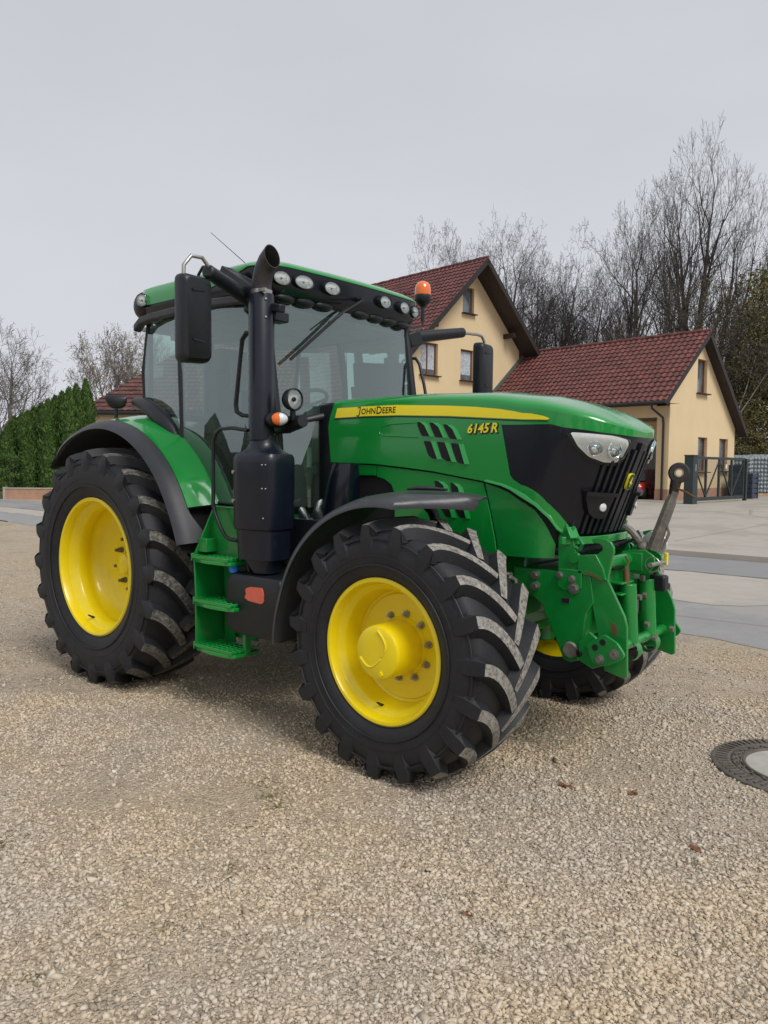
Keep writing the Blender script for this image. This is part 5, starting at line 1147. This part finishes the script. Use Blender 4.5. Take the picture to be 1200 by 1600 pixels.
nl = Vector((-sl_l, 0, 1)).normalized(); dl = Vector((-1, 0, -sl_l)); nr_ = Vector((sl_r, 0, 1)).normalized(); dr_ = Vector((1, 0, -sl_r)); OV_ = 1.15
mb = MB(); tile_roof(mb, (AX, -OV_, AZ), (0, 1, 0), L_ + OV_ + .5, dl, math.hypot(AX - LX, AZ - LZ), nl); tile_roof(mb, (AX, -OV_, AZ), (0, 1, 0), L_ + OV_ + .5, dr_, math.hypot(RX - AX, AZ - RZ), nr_)
ro = mb.build('roof', M['tiles2'], ho, 30)
mb = MB()
for k in range(38): mb.cyl((AX, -OV_ + .42 * k, AZ + .03 + .015 * (k % 2)), (AX, -OV_ + .42 * k + .43, AZ + .03 + .015 * (k % 2)), .10, 8)
mb.build('ridge_tiles', M['tiles2'], ro, 40)
mb = MB()
for (x, z) in ((LX, LZ), (RX, RZ)):
    mb.bar((AX, -OV_ + .02, AZ - .13), (x, -OV_ + .02, z - .13), .05, .28)
    mb.add([(AX, -OV_ + .02, AZ - .26), (x, -OV_ + .02, z - .26), (x, 0, z - .26), (AX, 0, AZ - .26)], [(0, 1, 2, 3)])
for (x, z) in ((.75, 9.15), (-5.6, 8.95)):
    mb.box((x, -.36, z - .15), (.20, .75, .26))
mb.build('bargeboard', M['darkwood'], ro, 0, .01)
mb = MB(); p = Vector((AX - 2.6, 2.3, AZ - 2.6 * sl_l)); mb.cyl(p, p + Vector((0, 0, .75)), .13, 12); mb.cyl(p + Vector((0, 0, .72)), p + Vector((0, 0, .80)), .18, 12); mb.build('vent_pipe', M['tiles'], ro, 40)
# flashing where the garage roof meets the gable
gl = [(ga.location, 0)]
mb = MB(); mb.bar((2.95, -.06, 8.42), (-1.31, -.06, 4.80), .10, .26); mb.build('flashing', M['lead'], ho, 0)

# low house on the left
lh = empty('bungalow', G(-16.0, 41.0, 0), YAW - PI / 2 + R(-8)); tag(lh, 'low house with a red tiled hip roof behind the hedge', 'house')
mb = MB(); mb.box((7.6, 5, 2.1), (14.8, 10, 4.2)); mb.build('wall', M['wall'], lh, 0)
mb = MB(); zE, zR = 4.35, 8.8
tile_roof(mb, (0 + 4.4, 5, zR), (1, 0, 0), 6.6, (0, -5.4, zE - zR), math.hypot(5.4, zE - zR), (0, -(zR - zE), 5.4), .30, .36)
mb.build('roof', M['tiles3'], lh, 30)
mb = MB(); E_ = [(-.1, -.4), (15.3, -.4), (15.3, 10.4), (-.1, 10.4)]
mb.add([(-.1, -.4, zE), (4.4, 5, zR), (-.1, 10.4, zE), (15.3, -.4, zE), (11, 5, zR), (15.3, 10.4, zE)], [(0, 1, 2), (3, 5, 4), (2, 1, 4, 5)])
# front slope triangles either side of the tiled middle, stepped in courses
for (xa, xb, xr) in ((-.1, 4.4, 4.4), (15.3, 11, 11)):
    rows = []; nn_ = Vector((0, -(zR - zE), 5.4)).normalized()
    for r in range(19):
        for (t, h) in ((0, 0), (1, .05)):
            k = (r + t) / 19; base = Vector((xr, 5 - 5.4 * k, zR + (zE - zR) * k)); e = xr + (xa - xr) * k
            rows.append([Vector((xr + (e - xr) * i / 24, base.y, base.z)) + nn_ * (h + (.035 if i % 2 else 0)) for i in range(25)])
    mb.loft(rows, False, False)
mb.build('roof', M['tiles3'], lh, 30)
mb = MB(); mb.box((7.6, -.42, zE - .06), (15.5, .12, .14)); mb.box((7.6, -.1, zE - .16), (15.2, .6, .05)); mb.build('gutter', M['gutter'], lh, 0)

# gate
gt = empty('sliding_gate', G(12.95, 32.6, .115), GANG); tag(gt, 'dark grey metal sliding gate with diagonal bracing in front of the garage gable', 'gate')
M['gate'] = simple('gate_grey_green', (.028, .042, .042), .5, .2, .2, 4)
mb = MB(); mb.box((.18, 0, 1.02), (.46, .40, 2.05)); mb.box((.18, 0, 2.07), (.50, .44, .05)); mb.build('gate_post', M['gate'], gt, 0, .015)
mb = MB(); GL = 5.5
for z in (.18, 1.98): mb.box((.45 + GL / 2, .12, z), (GL, .09, .12 if z > 1 else .16))
for k in range(5): mb.box((.52 + (GL - .14) * k / 4, .12, 1.05), (.10, .085, 1.75))
mb.build('gate_frame', M['gate'], gt, 0, .005)
for k in range(4):
    a = .52 + (GL - .14) * k / 4; b = .52 + (GL - .14) * (k + 1) / 4; mb = MB(); z0, z1 = (1.9, .25) if k % 2 == 0 else (.25, 1.9)
    mb.bar((a, .11, z0), (b, .11, z1), .05, .05); mb.build('brace', M['gate'], gt, 0)
mb = MB()
for k in range(60): mb.box((.55 + (GL - .2) * k / 59, .14, 1.05), (.008, .008, 1.7))
o = mb.build('infill_bars', M['gate'], gt, 0); o['kind'] = 'stuff'
mb = MB(); mb.box((.18, -.205, 1.55), (.02, .01, .3)); mb.box((3.8, .06, 1.62), (.10, .03, .2)); mb.build('sign_plate', M['white'], gt, 0)
mb = MB(); mb.box((.45 + GL + .15, .1, 1.0), (.16, .16, 2.0)); mb.build('catch_post', M['gate'], gt, 0, .01)

# things by the gate, far right
def crate(name, X, d, z, sx, sy, sz, mat, lab, cat, group=None, slat=True):
    r_ = empty(name, G(X, d, z), GANG + .1); tag(r_, lab, cat, group); mb = MB()
    if slat:
        for k in range(5):
            for sgn in (-1, 1):
                mb.box((0, sgn * sy / 2, sz * (k + .5) / 5), (sx, .03, sz / 5 * .8)); mb.box((sgn * sx / 2, 0, sz * (k + .5) / 5), (.03, sy, sz / 5 * .8))
        for a in (-1, 1):
            for b in (-1, 1): mb.box((a * sx / 2, b * sy / 2, sz / 2), (.08, .08, sz))
        mb.box((0, 0, sz * .5), (sx * .93, sy * .93, sz * .9))
    else: mb.box((0, 0, sz / 2), (sx, sy, sz))
    mb.build('crate_body', mat, r_, 0, .01); return r_
M['navy'] = simple('navy_plastic', (.012, .024, .055), .45, 0, .3, 5)
M['wrap'] = simple('wrapped_goods', (.30, .34, .36), .35, 0, .6, 9, dirt=.8, dirtcol=(.06, .09, .10))
M['timber'] = simple('pale_timber', (.42, .28, .15), .8, 0, .35, 6)
crate('pallet_box', 18.6, 39.6, .115, 1.0, 1.0, 1.30, M['navy'], 'dark blue slatted pallet box standing at the end of the gate', 'box')
crate('pallet_box', 18.65, 40.8, .115, .9, .9, 1.75, M['navy'], 'taller dark blue pallet box behind the first, by the garage corner', 'box')
for i, (X, d, h) in enumerate([(20.1, 43.6, 2.15), (21.3, 43.9, 2.2), (22.6, 44.2, 2.1)]):
    r_ = empty('wrapped_pallet', G(X, d, .115), YAW - PI / 2); tag(r_, ['pallet of silvery wrapped goods nearest the garage wall', 'middle pallet of silvery wrapped goods at the yard edge', 'pallet of silvery wrapped goods cut by the right edge'][i], 'pallet', 'wrapped pallets at the back of the yard')
    mb = MB()
    for a in range(3): mb.box((0, (a - 1) * .45, .07), (1.15, .10, .14))
    mb.build('pallet', M['timber'], r_, 0)
    mb = MB()
    for k in range(9):
        for c in range(6): mb.sphere(((c - 2.5) * .19, -.38, .26 + k * h / 9.6), .095, 8, 6, (1, 1, 1.05))
    mb.box((0, .1, .14 + h / 2), (1.12, .9, h)); mb.build('wrapped_load', M['wrap'], r_, 40)
tp = empty('timber_stack', G(19.55, 41.2, .115), GANG); tag(tp, 'small heap of pale cut timber between the blue box and the pallets', 'timber')
for k in range(9):
    mb = MB(); a = random.uniform(-.5, .5); mb.bar((-.5, (k % 3) * .2 - .2, .1 + .13 * (k // 3)), (.6, (k % 3) * .2 - .2 + a * .2, .12 + .13 * (k // 3) + random.uniform(0, .3)), .11, .07); mb.build('plank', M['timber'], tp, 0)

# ------------------------------------------------------------------ vehicles in the distance
def car(name, X, d, rz, col, lab, L=3.9, Wd=1.7, H=1.45, z=.115):
    r_ = empty(name, G(X, d, z), rz); tag(r_, lab, 'car')
    paint = simple(name + '_paint', col, .25, .1, .05, 3, 1)
    mb = MB(); prof = [(-L / 2, .35), (-L / 2, .75), (-L / 2 + .12, .92), (L / 2 - 1.1, .90), (L / 2 - .15, .78), (L / 2, .60), (L / 2, .32)]
    rings = []
    for (w_, k) in ((-.5, .96), (-.47, 1), (.47, 1), (.5, .96)): rings.append([(x * k, w_ * Wd, .25 + (zz - .25) * (k)) for x, zz in [(-L / 2, .3)] + prof[1:] + [(L / 2 - .3, .22), (-L / 2 + .2, .22)]])
    mb.loft(rings); mb.build('body', paint, r_, 40, .04)
    mb = MB(); cab_ = [(-L / 2 + .10, .90), (-L / 2 + .45, H - .04), (-L / 2 + .8, H), (.35, H), (.75, H - .08), (1.35 * L / 4, .90)]
    rings = [[(x * (.98), w_ * Wd * (.86 if zz > 1.2 else .95), zz) for x, zz in cab_] for w_ in (-.5, .5)]
    mb.loft(rings); mb.build('window_band', M['window'], r_, 30, .03)
    mb = MB(); mb.loft([[(x, w_ * Wd * .84, zz + .012) for x, zz in [(-L / 2 + .44, H - .05), (-L / 2 + .8, H), (.35, H), (.70, H - .06)]] + [(.35, w_ * Wd * .84, H - .03), (-L / 2 + .8, w_ * Wd * .84, H - .03)] for w_ in (-.5, .5)])
    for x in (-.35, .55):
        for s in (-1, 1): mb.bar((x, s * Wd * .475, .9), (x - .05, s * Wd * .425, H - .02), .08, .03)
    mb.build('roof', paint, r_, 30)
    for x in (-L / 2 + .72, L / 2 - .75):
        for s in (-1, 1):
            mb = MB(); mb.lathe([(.19, s * .12), (.29, s * .12), (.32, s * .08), (.32, -s * .08), (.19, -s * .08)], (x, s * Wd * .46, .32), (0, 1, 0), 24); w_ = mb.build('wheel', M['rubber'], r_, 40)
            mb = MB(); mb.lathe([(.20, 0), (.19, s * .09), (.05, s * .07), (.001, s * .07)], (x, s * Wd * .46, .32), (0, 1, 0), 20); mb.build('rim', M['steel'], w_, 40)
    for s in (-1, 1):
        mb = MB(); mb.box((L / 2 - .06, s * Wd * .36, .66), (.16, .32, .14)); mb.build('headlight', M['white_lens'], r_, 30, .03)
        mb = MB(); mb.box((-L / 2 + .02, s * Wd * .40, .80), (.10, .16, .22)); mb.build('tail_light', M['red'], r_, 30, .02)
    return r_
gx = Vector((math.cos(GANG), math.sin(GANG), 0)); gy = Vector((-gx.y, gx.x, 0))
pc = ga.location + gx * 1.35 + gy * 2.35 - CAM; car('parked_car', pc.dot(Rh), pc.dot(Fh), GANG + PI + R(12), (.38, .018, .018), 'small red car parked in the open bay of the garage')
car('parked_car', -18.7, 38.5, YAW + PI + R(-62), (.018, .022, .030), 'dark blue car parked beside the hedge at the left edge', 4.3, 1.8, 1.5, .02)

# ------------------------------------------------------------------ vegetation
M['bark'] = simple('dark_bark', (.080, .070, .064), .9, 0, .3, 3, spec=.2)
M['bark_hazed'] = simple('hazed_bark', (.17, .155, .145), .9, 0, .3, 3, spec=.2)  # bark greyed to imitate haze over the trees behind the hedge
M['bark_birch'] = simple('birch_bark', (.42, .40, .36), .8, 0, .5, 2.5, dirt=.7, dirtcol=(.05, .05, .05))
def leaf_mat(name, cols):
    m, nt, b = new_mat(name); g = nt.nodes.new('ShaderNodeNewGeometry'); v = coords(nt); f = noise(nt, v, .6, 4, .6)
    ad = N(nt, 'ShaderNodeMath', operation='MULTIPLY_ADD'); ad.inputs[1].default_value = .55; nt.links.new(g.outputs['Random Per Island'], ad.inputs[0])
    m2 = N(nt, 'ShaderNodeMath', operation='MULTIPLY'); m2.inputs[1].default_value = .5; nt.links.new(f, m2.inputs[0]); nt.links.new(m2.outputs[0], ad.inputs[2])
    c = ramp(nt, ad.outputs[0], [(i / (len(cols) - 1) * .75 + .12, x) for i, x in enumerate(cols)])
    nt.links.new(c, b.inputs['Base Color']); b.inputs['Roughness'].default_value = .7; b.inputs['Specular IOR Level'].default_value = .2; return m
M['thuja'] = leaf_mat('thuja_green', [(.022, .050, .014), (.045, .095, .022), (.080, .15, .034), (.13, .20, .05)])
M['olive_leaf'] = leaf_mat('olive_brown_leaves', [(.05, .055, .022), (.10, .10, .038), (.16, .14, .058), (.22, .16, .07)])
M['yellow_leaf'] = leaf_mat('sparse_tan_leaves', [(.14, .12, .06), (.24, .19, .09), (.30, .22, .10), (.22, .12, .06)])
M['autumn'] = leaf_mat('autumn_leaves', [(.25, .10, .03), (.36, .18, .05), (.45, .28, .06), (.40, .15, .05)])

def add_mesh_np(name, V, F, mat, parent, smooth=False):
    me = bpy.data.meshes.new(name); k = F.shape[1]
    me.vertices.add(len(V)); me.vertices.foreach_set('co', V.astype(np.float32).reshape(-1)); me.loops.add(F.size); me.loops.foreach_set('vertex_index', F.astype(np.int32).reshape(-1))
    me.polygons.add(len(F)); me.polygons.foreach_set('loop_start', (np.arange(len(F)) * k).astype(np.int32)); me.update(calc_edges=True)
    if smooth: me.shade_smooth()
    me.materials.append(mat); o = bpy.data.objects.new(name, me); C.objects.link(o); o.parent = parent; return o
def segs_mesh(name, segs, n, mat, parent):
    A = np.array([s[0] for s in segs]); B = np.array([s[1] for s in segs]); ra = np.array([s[2] for s in segs])[:, None]; rb_ = np.array([s[3] for s in segs])[:, None]
    D = B - A; D /= np.linalg.norm(D, axis=1)[:, None] + 1e-9; ref = np.where(np.abs(D[:, 2:3]) < .9, np.array([[0, 0, 1.]]), np.array([[1., 0, 0]]))
    U = np.cross(D, ref); U /= np.linalg.norm(U, axis=1)[:, None] + 1e-9; W_ = np.cross(D, U)
    V = []
    for (P, r_) in ((A, ra), (B, rb_)):
        for k in range(n):
            a = 2 * PI * k / n; V.append(P + (U * math.cos(a) + W_ * math.sin(a)) * r_)
    V = np.stack(V, 1); m = len(segs); base = (np.arange(m) * 2 * n)[:, None, None]
    F = np.array([[k, (k + 1) % n, n + (k + 1) % n, n + k] for k in range(n)])[None] + base
    return add_mesh_np(name, V.reshape(-1, 3), F.reshape(-1, 4), mat, parent, True)
def grow_tree(seed, H, stems, spread, maxd=4, up=.25, droop=0., twig=.012, fork=(3, 4), r0=None, fanout=1.0):
    rd = random.Random(seed); trunk = []; crown = []; tips = []
    r0 = r0 or H * .016
    def branch(p, d, L, r, depth):
        nseg = 6 if depth == 0 else 5 if depth < 3 else 3; q = p; dd = d; nodes = []
        for i in range(nseg):
            j = .05 if depth == 0 else .13
            dd = (dd + Vector((rd.gauss(0, j), rd.gauss(0, j), rd.gauss(0, j) + (up * .22 if depth == 0 else up * .35 if depth == 1 else .07) - droop * .2 * (depth > 2)))).normalized()
            q2 = q + dd * (L / nseg); e = .80 if depth == 0 else .85; ra = r * (1 - e * i / nseg); rb2 = r * (1 - e * (i + 1) / nseg)
            (trunk if depth == 0 else crown).append((tuple(q), tuple(q2), max(ra, twig), max(rb2, twig * .8))); q = q2; nodes.append((q, dd.copy(), rb2, (i + 1) / nseg))
        if depth >= maxd: tips.append(tuple(q)); return
        nch = [8, 5, 4, 3, 2, 2, 2][depth]
        for c in range(nch):
            t0 = .30 if depth == 0 else .18
            t = t0 + (1 - t0) * (c + rd.uniform(.2, .9)) / nch; k = min(nseg - 1, int(t * nseg)); (q2, d2, rr2, tt) = nodes[k]
            ax = d2.orthogonal(); ax.rotate(Matrix.Rotation(c * 2.4 + rd.uniform(-.5, .5), 3, d2)); ang = rd.uniform(.55, 1.0) * spread
            nd = (d2 * math.cos(ang) + ax * math.sin(ang)).normalized()
            Lc = L * ((.50 if depth == 0 else .58) * (1.12 - .45 * t)) * rd.uniform(.75, 1.2)
            branch(q2, nd, Lc, max(rr2 * .75, r * .16) if depth else max(rr2 * .7, r * .18), depth + 1)
    hb = H * (.10 if stems > 2 else .22); base = Vector((0, 0, 0)); topp = Vector((0, 0, hb))
    trunk.append(((0, 0, 0), (0, 0, hb), r0, r0 * .85)); nl = 5 + stems + (4 if fanout > 2 else 0)
    for s in range(nl):
        k = s / (nl - 1); a = s * 2.4 + rd.uniform(-.3, .3); lean = (.22 if fanout > 2 else .08) + (.62 * min(fanout, 1.7) ** .5) * k ** .8
        d = Vector((math.cos(a) * math.sin(lean), math.sin(a) * math.sin(lean), math.cos(lean)))
        branch(topp + Vector((0, 0, hb * rd.uniform(-.1, .4) * k)), d, (H - hb) * (.98 - .30 * k) * rd.uniform(.9, 1.05), r0 * (.62 - .30 * k), 0)
    return trunk, crown, tips
def leaves_np(P, size, seed, flat=0):
    r = np.random.default_rng(seed); n = len(P); a = r.normal(size=(n, 3)); a /= np.linalg.norm(a, axis=1)[:, None]; b = np.cross(a, r.normal(size=(n, 3))); b /= np.linalg.norm(b, axis=1)[:, None]
    s = size * r.uniform(.6, 1.3, (n, 1)); V = np.stack([P - a * s, P - b * s * .5, P + a * s, P + b * s * .5], 1); F = np.arange(n * 4).reshape(n, 4); return V.reshape(-1, 3), F
def scale_to(segs, H, Wd):
    allp = np.array([s[1] for s in segs]); zt = np.percentile(allp[:, 2], 99.3); xr = np.percentile(np.abs(allp[:, :2]), 98); return H / zt, Wd / 2 / xr
def tree(name, u, d, ytop, wpx, seed, lab, group=None, bark='bark', leaf=None, nleaf=0, lsize=.08, z=.1, **kw):
    X = (u - 600) / FPX * d; H = (730 - ytop) / FPX * d + CAM.z - z; Wd = wpx / FPX * d
    tr, cr, tips = grow_tree(seed, H, **kw)
    sh, sw = scale_to(tr + cr, H, Wd)
    am = np.array([c[1] for c in cr]); mz = am[:, 2].max(); hi = am[am[:, 2] > mz * .5]; kx, ky = hi[:, 0].mean() / hi[:, 2].mean(), hi[:, 1].mean() / hi[:, 2].mean()
    f = lambda S: [(((a[0] - kx * a[2]) * sw, (a[1] - ky * a[2]) * sw, a[2] * sh), ((b[0] - kx * b[2]) * sw, (b[1] - ky * b[2]) * sw, b[2] * sh), ra, rb2) for a, b, ra, rb2 in S]
    r_ = empty(name, G(X, d, z)); tag(r_, lab, 'tree', group)
    segs_mesh('trunk', f(tr), 8, M[bark], r_); 
    segs_mesh('crown', f(cr), 3, M[bark], r_)
    if leaf:
        rg = np.random.default_rng(seed); base = np.array([c[1] for c in f(cr)]); ix = rg.integers(0, len(base), nleaf); P = base[ix] + rg.normal(0, .22, (nleaf, 3)); V, F = leaves_np(P, lsize, seed)
        add_mesh_np('leaves', V, F, M[leaf], r_)
    return len(cr)
bg_ = 'bare trees behind the houses'; cnt = []
cnt.append(tree('bare_tree', 1082, 56, 234, 225, 11, 'tallest bare tree, rising above the garage ridge', bg_, stems=5, spread=.70, maxd=5, up=.22, r0=.62, fanout=1.5, twig=.008))
cnt.append(tree('bare_tree', 985, 54, 335, 175, 12, 'slimmer bare tree left of the tallest one, over the garage roof', bg_, stems=3, spread=.75, maxd=5, up=.22, r0=.45, fanout=1.3, twig=.008))
cnt.append(tree('bare_tree', 1165, 60, 395, 120, 23, 'bare tree between the tallest tree and the olive green one', bg_, stems=2, spread=.9, maxd=5, twig=.009, fanout=2.2, up=.12, r0=.35))
cnt.append(tree('bare_tree', 905, 60, 440, 190, 13, 'low wide bare tree between the house gable and the garage ridge', bg_, stems=2, spread=1.0, maxd=5, twig=.009, fanout=2.2, up=.15, droop=.3, r0=.35))
cnt.append(tree('bare_tree', 775, 66, 372, 225, 64, 'rounded bare tree just above the house ridge', bg_, stems=2, spread=1.0, maxd=5, twig=.009, fanout=2.2, up=.1, r0=.5))
cnt.append(tree('bare_tree', 845, 63, 395, 190, 15, 'bare tree leaning out beside the right roof edge of the house', bg_, stems=2, spread=1.0, maxd=5, twig=.009, fanout=2.2, up=.15, r0=.45))
cnt.append(tree('bare_tree', 705, 70, 374, 165, 16, 'bare tree crown showing over the left end of the house ridge', bg_, stems=2, spread=1.0, maxd=5, twig=.009, fanout=2.2, up=.1, r0=.45))
cnt.append(tree('bare_tree', 12, 62, 520, 150, 17, 'haze-greyed bare tree behind the hedge at the left edge', 'trees behind the hedge', bark='bark_hazed', stems=3, spread=.9, maxd=4, up=.35, r0=.34, twig=.011))
cnt.append(tree('leafy_tree', 178, 55, 528, 120, 18, 'round tree with sparse tan leaves above the left roof', 'trees behind the hedge', bark='bark_hazed', leaf='yellow_leaf', nleaf=4200, lsize=.055, stems=2, spread=1.0, maxd=4, up=.2, r0=.24))
cnt.append(tree('leafy_tree', 243, 60, 530, 110, 19, 'brownish tree mostly hidden behind the tractor cab, over the left roof', 'trees behind the hedge', bark='bark_hazed', leaf='autumn', nleaf=3000, lsize=.055, stems=2, spread=1.0, maxd=4, up=.2, r0=.24))
# dense trees on the right edge
def bushy(name, X, d, H, Wd, seed, n, leaf, size, lab, cat='tree', bark='bark', z=.1, zlo=.08, group=None):
    r_ = empty(name, G(X, d, z)); tag(r_, lab, cat, group); rg = np.random.default_rng(seed)
    k = max(18, n // 160); cz = rg.uniform(zlo, .96, k); prof = np.clip(np.sin(PI * np.clip((cz - zlo * .5) * .92 + .08, 0, 1)) ** .6, .15, 1); a = rg.uniform(0, 2 * PI, k); rr_ = np.sqrt(rg.uniform(.05, 1, k)) * prof * Wd / 2
    cc = np.stack([rr_ * np.cos(a), rr_ * np.sin(a), cz * H], 1); ix = rg.integers(0, k, n); P = cc[ix] + rg.normal(0, 1, (n, 3)) * np.array([Wd * .075, Wd * .075, H * .035]); P[:, 2] = np.abs(P[:, 2])
    V, F = leaves_np(P, size, seed); add_mesh_np('crown', V, F, M[leaf], r_)
    segs = [((0, 0, 0), (0, 0, H * .5), H * .016, H * .01), ((0, 0, H * .5), (0, 0, H * .92), H * .01, .02)] + [((0, 0, c[2] * .6), tuple(c), H * .005, .015) for c in cc[::3]]
    segs_mesh('trunk', segs, 6, M[bark], r_); return r_
gr2 = 'dense trees at the right edge'
bushy('leafy_tree', 25.6, 50, 15.2, 8.0, 31, 26000, 'olive_leaf', .11, 'tall olive green tree filling the right edge behind the yard', group=gr2)
bushy('leafy_tree', 22.6, 50, 8.6, 5.5, 32, 14000, 'olive_leaf', .10, 'lower olive brown tree behind the gable of the garage', group=gr2)
bushy('leafy_tree', 30.5, 56, 13.5, 9, 33, 15000, 'olive_leaf', .12, 'broad olive tree partly outside the right edge', group=gr2)
bushy('shrub', 21.7, 46.2, 3.9, 3.8, 34, 6000, 'olive_leaf', .07, 'dark shrub above the wrapped pallets', 'shrub')
bushy('shrub', 24.6, 47.5, 4.3, 4.2, 35, 7000, 'olive_leaf', .07, 'shrub at the far right behind the wrapped pallets', 'shrub')
br = empty('birch_tree', G(20.6, 48, .1)); tag(br, 'pale birch trunk right of the garage gable', 'tree')
tr, cr, tips = grow_tree(41, 11, 1, .8, maxd=4, up=.2, r0=.20); segs_mesh('trunk', tr, 8, M['bark_birch'], br); segs_mesh('crown', cr, 3, M['bark'], br)
P = np.array([c[1] for c in cr]); rg = np.random.default_rng(5); P = P[rg.integers(0, len(P), 3000)] + rg.normal(0, .2, (3000, 3)); V, F = leaves_np(P, .07, 6); add_mesh_np('leaves', V, F, M['olive_leaf'], br)
# hedge of columnar thujas
def thuja(u, d, ytop, wpx, seed, lab):
    X = (u - 600) / FPX * d; H = (724 - ytop) / FPX * d + CAM.z - .3; Wd = wpx / FPX * d * 1.75
    r_ = empty('thuja', G(X, d, .3)); tag(r_, lab, 'hedge tree', 'thujas of the clipped hedge'); rg = np.random.default_rng(seed); n = 6500
    t = rg.uniform(0, 1, n) ** .85; rad = (Wd / 2) * np.where(t < .66, .90 + .10 * np.sin(t * 5), 1 - ((t - .66) / .34) ** 1.7 * .97) * rg.uniform(.72, 1.06, n); a = rg.uniform(0, 2 * PI, n)
    rad *= 1 + .10 * np.sin(a * 5 + seed + t * 6)
    P = np.stack([rad * np.cos(a), rad * np.sin(a), t * H], 1); s = .055 * rg.uniform(.6, 1.5, (n, 1))
    up_ = np.stack([np.cos(a) * .35, np.sin(a) * .35, np.ones(n)], 1) + rg.normal(0, .25, (n, 3)); sd_ = np.stack([-np.sin(a), np.cos(a), np.zeros(n)], 1) + rg.normal(0, .5, (n, 3))
    V = np.stack([P - sd_ * s * .45, P + sd_ * s * .45, P + up_ * s * 1.5 + sd_ * s * .1, P + up_ * s * 1.5 - sd_ * s * .2], 1); add_mesh_np('foliage', V.reshape(-1, 3), np.arange(n * 4).reshape(n, 4), M['thuja'], r_)
    mb = MB(); mb.lathe([(.001, 0), (Wd * .36, .02), (Wd * .38, H * .5), (Wd * .30, H * .72), (Wd * .12, H * .90), (.001, H * .95)], (0, 0, 0), (0, 0, 1), 12); mb.build('stem', M['thuja'], r_, 60)
tops = [(14, 671), (24, 657), (35, 652), (45, 648), (55, 642), (66, 636), (77, 630), (88, 624), (99, 617), (110, 611), (121, 606), (136, 598)]
words = ['first thuja at the open left end of the hedge', 'second thuja from the left end of the hedge', 'third thuja from the left end of the hedge', 'fourth thuja from the left end of the hedge', 'fifth thuja from the left end of the hedge', 'sixth thuja from the left end of the hedge', 'seventh thuja from the left end of the hedge', 'eighth thuja from the left end of the hedge', 'ninth thuja from the left, near the fender', 'tenth thuja from the left, near the fender', 'eleventh thuja, between its neighbours and the tallest one', 'tallest pointed thuja, standing out against the red roof', 'thuja just right of the tallest one, mostly behind the fender', 'second thuja right of the tallest one, behind the fender', 'last thuja of the hedge, hidden behind the fender']
for i, (u, yt) in enumerate(tops): thuja(u, 34.6 + .5 * (i % 3), yt, 19 if i != 11 else 16, 100 + i, words[i])
bushy('autumn_hedge', -19.2, 41, 3.6, 4.0, 51, 7000, 'autumn', .07, 'orange brown autumn bush behind the dark car at the left edge', 'bush', z=0, zlo=.02)
bushy('shrub', -16.6, 34.0, 1.9, 1.9, 52, 3500, 'thuja', .04, 'low green shrub at the left foot of the hedge', 'shrub', z=.1, zlo=.05)
# retaining wall below the hedge
rw_ = empty('retaining_wall', G(-16.4, 33.6, 0), YAW - PI / 2 + R(1)); tag(rw_, 'low salmon pink retaining wall below the hedge', 'wall')
mb = MB(); mb.box((4.0, 0, .22), (8.4, .25, .48)); mb.build('wall_face', M['plinth'], rw_, 0, .02)
mb = MB(); mb.box((4.0, .0, .485), (8.45, .30, .05)); mb.box((-.22, 0, .26), (.10, .3, .56)); mb.build('coping', M['concrete'], rw_, 0, .01)
bed = MB(); q = [G(-18.5, 33.8), G(-8, 33.8), G(-8, 38), G(-18.5, 38)]; sheet('planting_bed', [tuple(p.xy) for p in q], .32, M['soil'], .3)
q = [G(-30, 33.3), G(-16.9, 33.4), G(-17.1, 36), G(-30, 40)]; sheet('grass_verge', [tuple(p.xy) for p in q], .02, M['grass'])
print('segs', cnt)

# unseen tree line added behind the photographer to reflect darkly in paint and glass
mb = MB(); ring = []
for i in range(73):
    a = YAW + PI + R(-100 + 200 * i / 72); r_ = 46 + 6 * math.sin(i * .7); h = 4.6 + 1.8 * math.sin(i * .9) * math.sin(i * .37) + random.uniform(-.8, .8)
    if i % 17 in (5, 6, 7): h = 2.4
    ring.append([(CAM.x + r_ * math.cos(a), CAM.y + r_ * math.sin(a), 0), (CAM.x + r_ * math.cos(a), CAM.y + r_ * math.sin(a), h * .6), (CAM.x + (r_ + 2) * math.cos(a), CAM.y + (r_ + 2) * math.sin(a), h), (CAM.x + (r_ + 6) * math.cos(a), CAM.y + (r_ + 6) * math.sin(a), 0)])
mb.loft(ring, False, True); wd = mb.build('reflection_treeline', simple('reflection_treeline_green', (.04, .045, .025), .95, 0, .6, .3), None, 0); wd['kind'] = 'stuff'
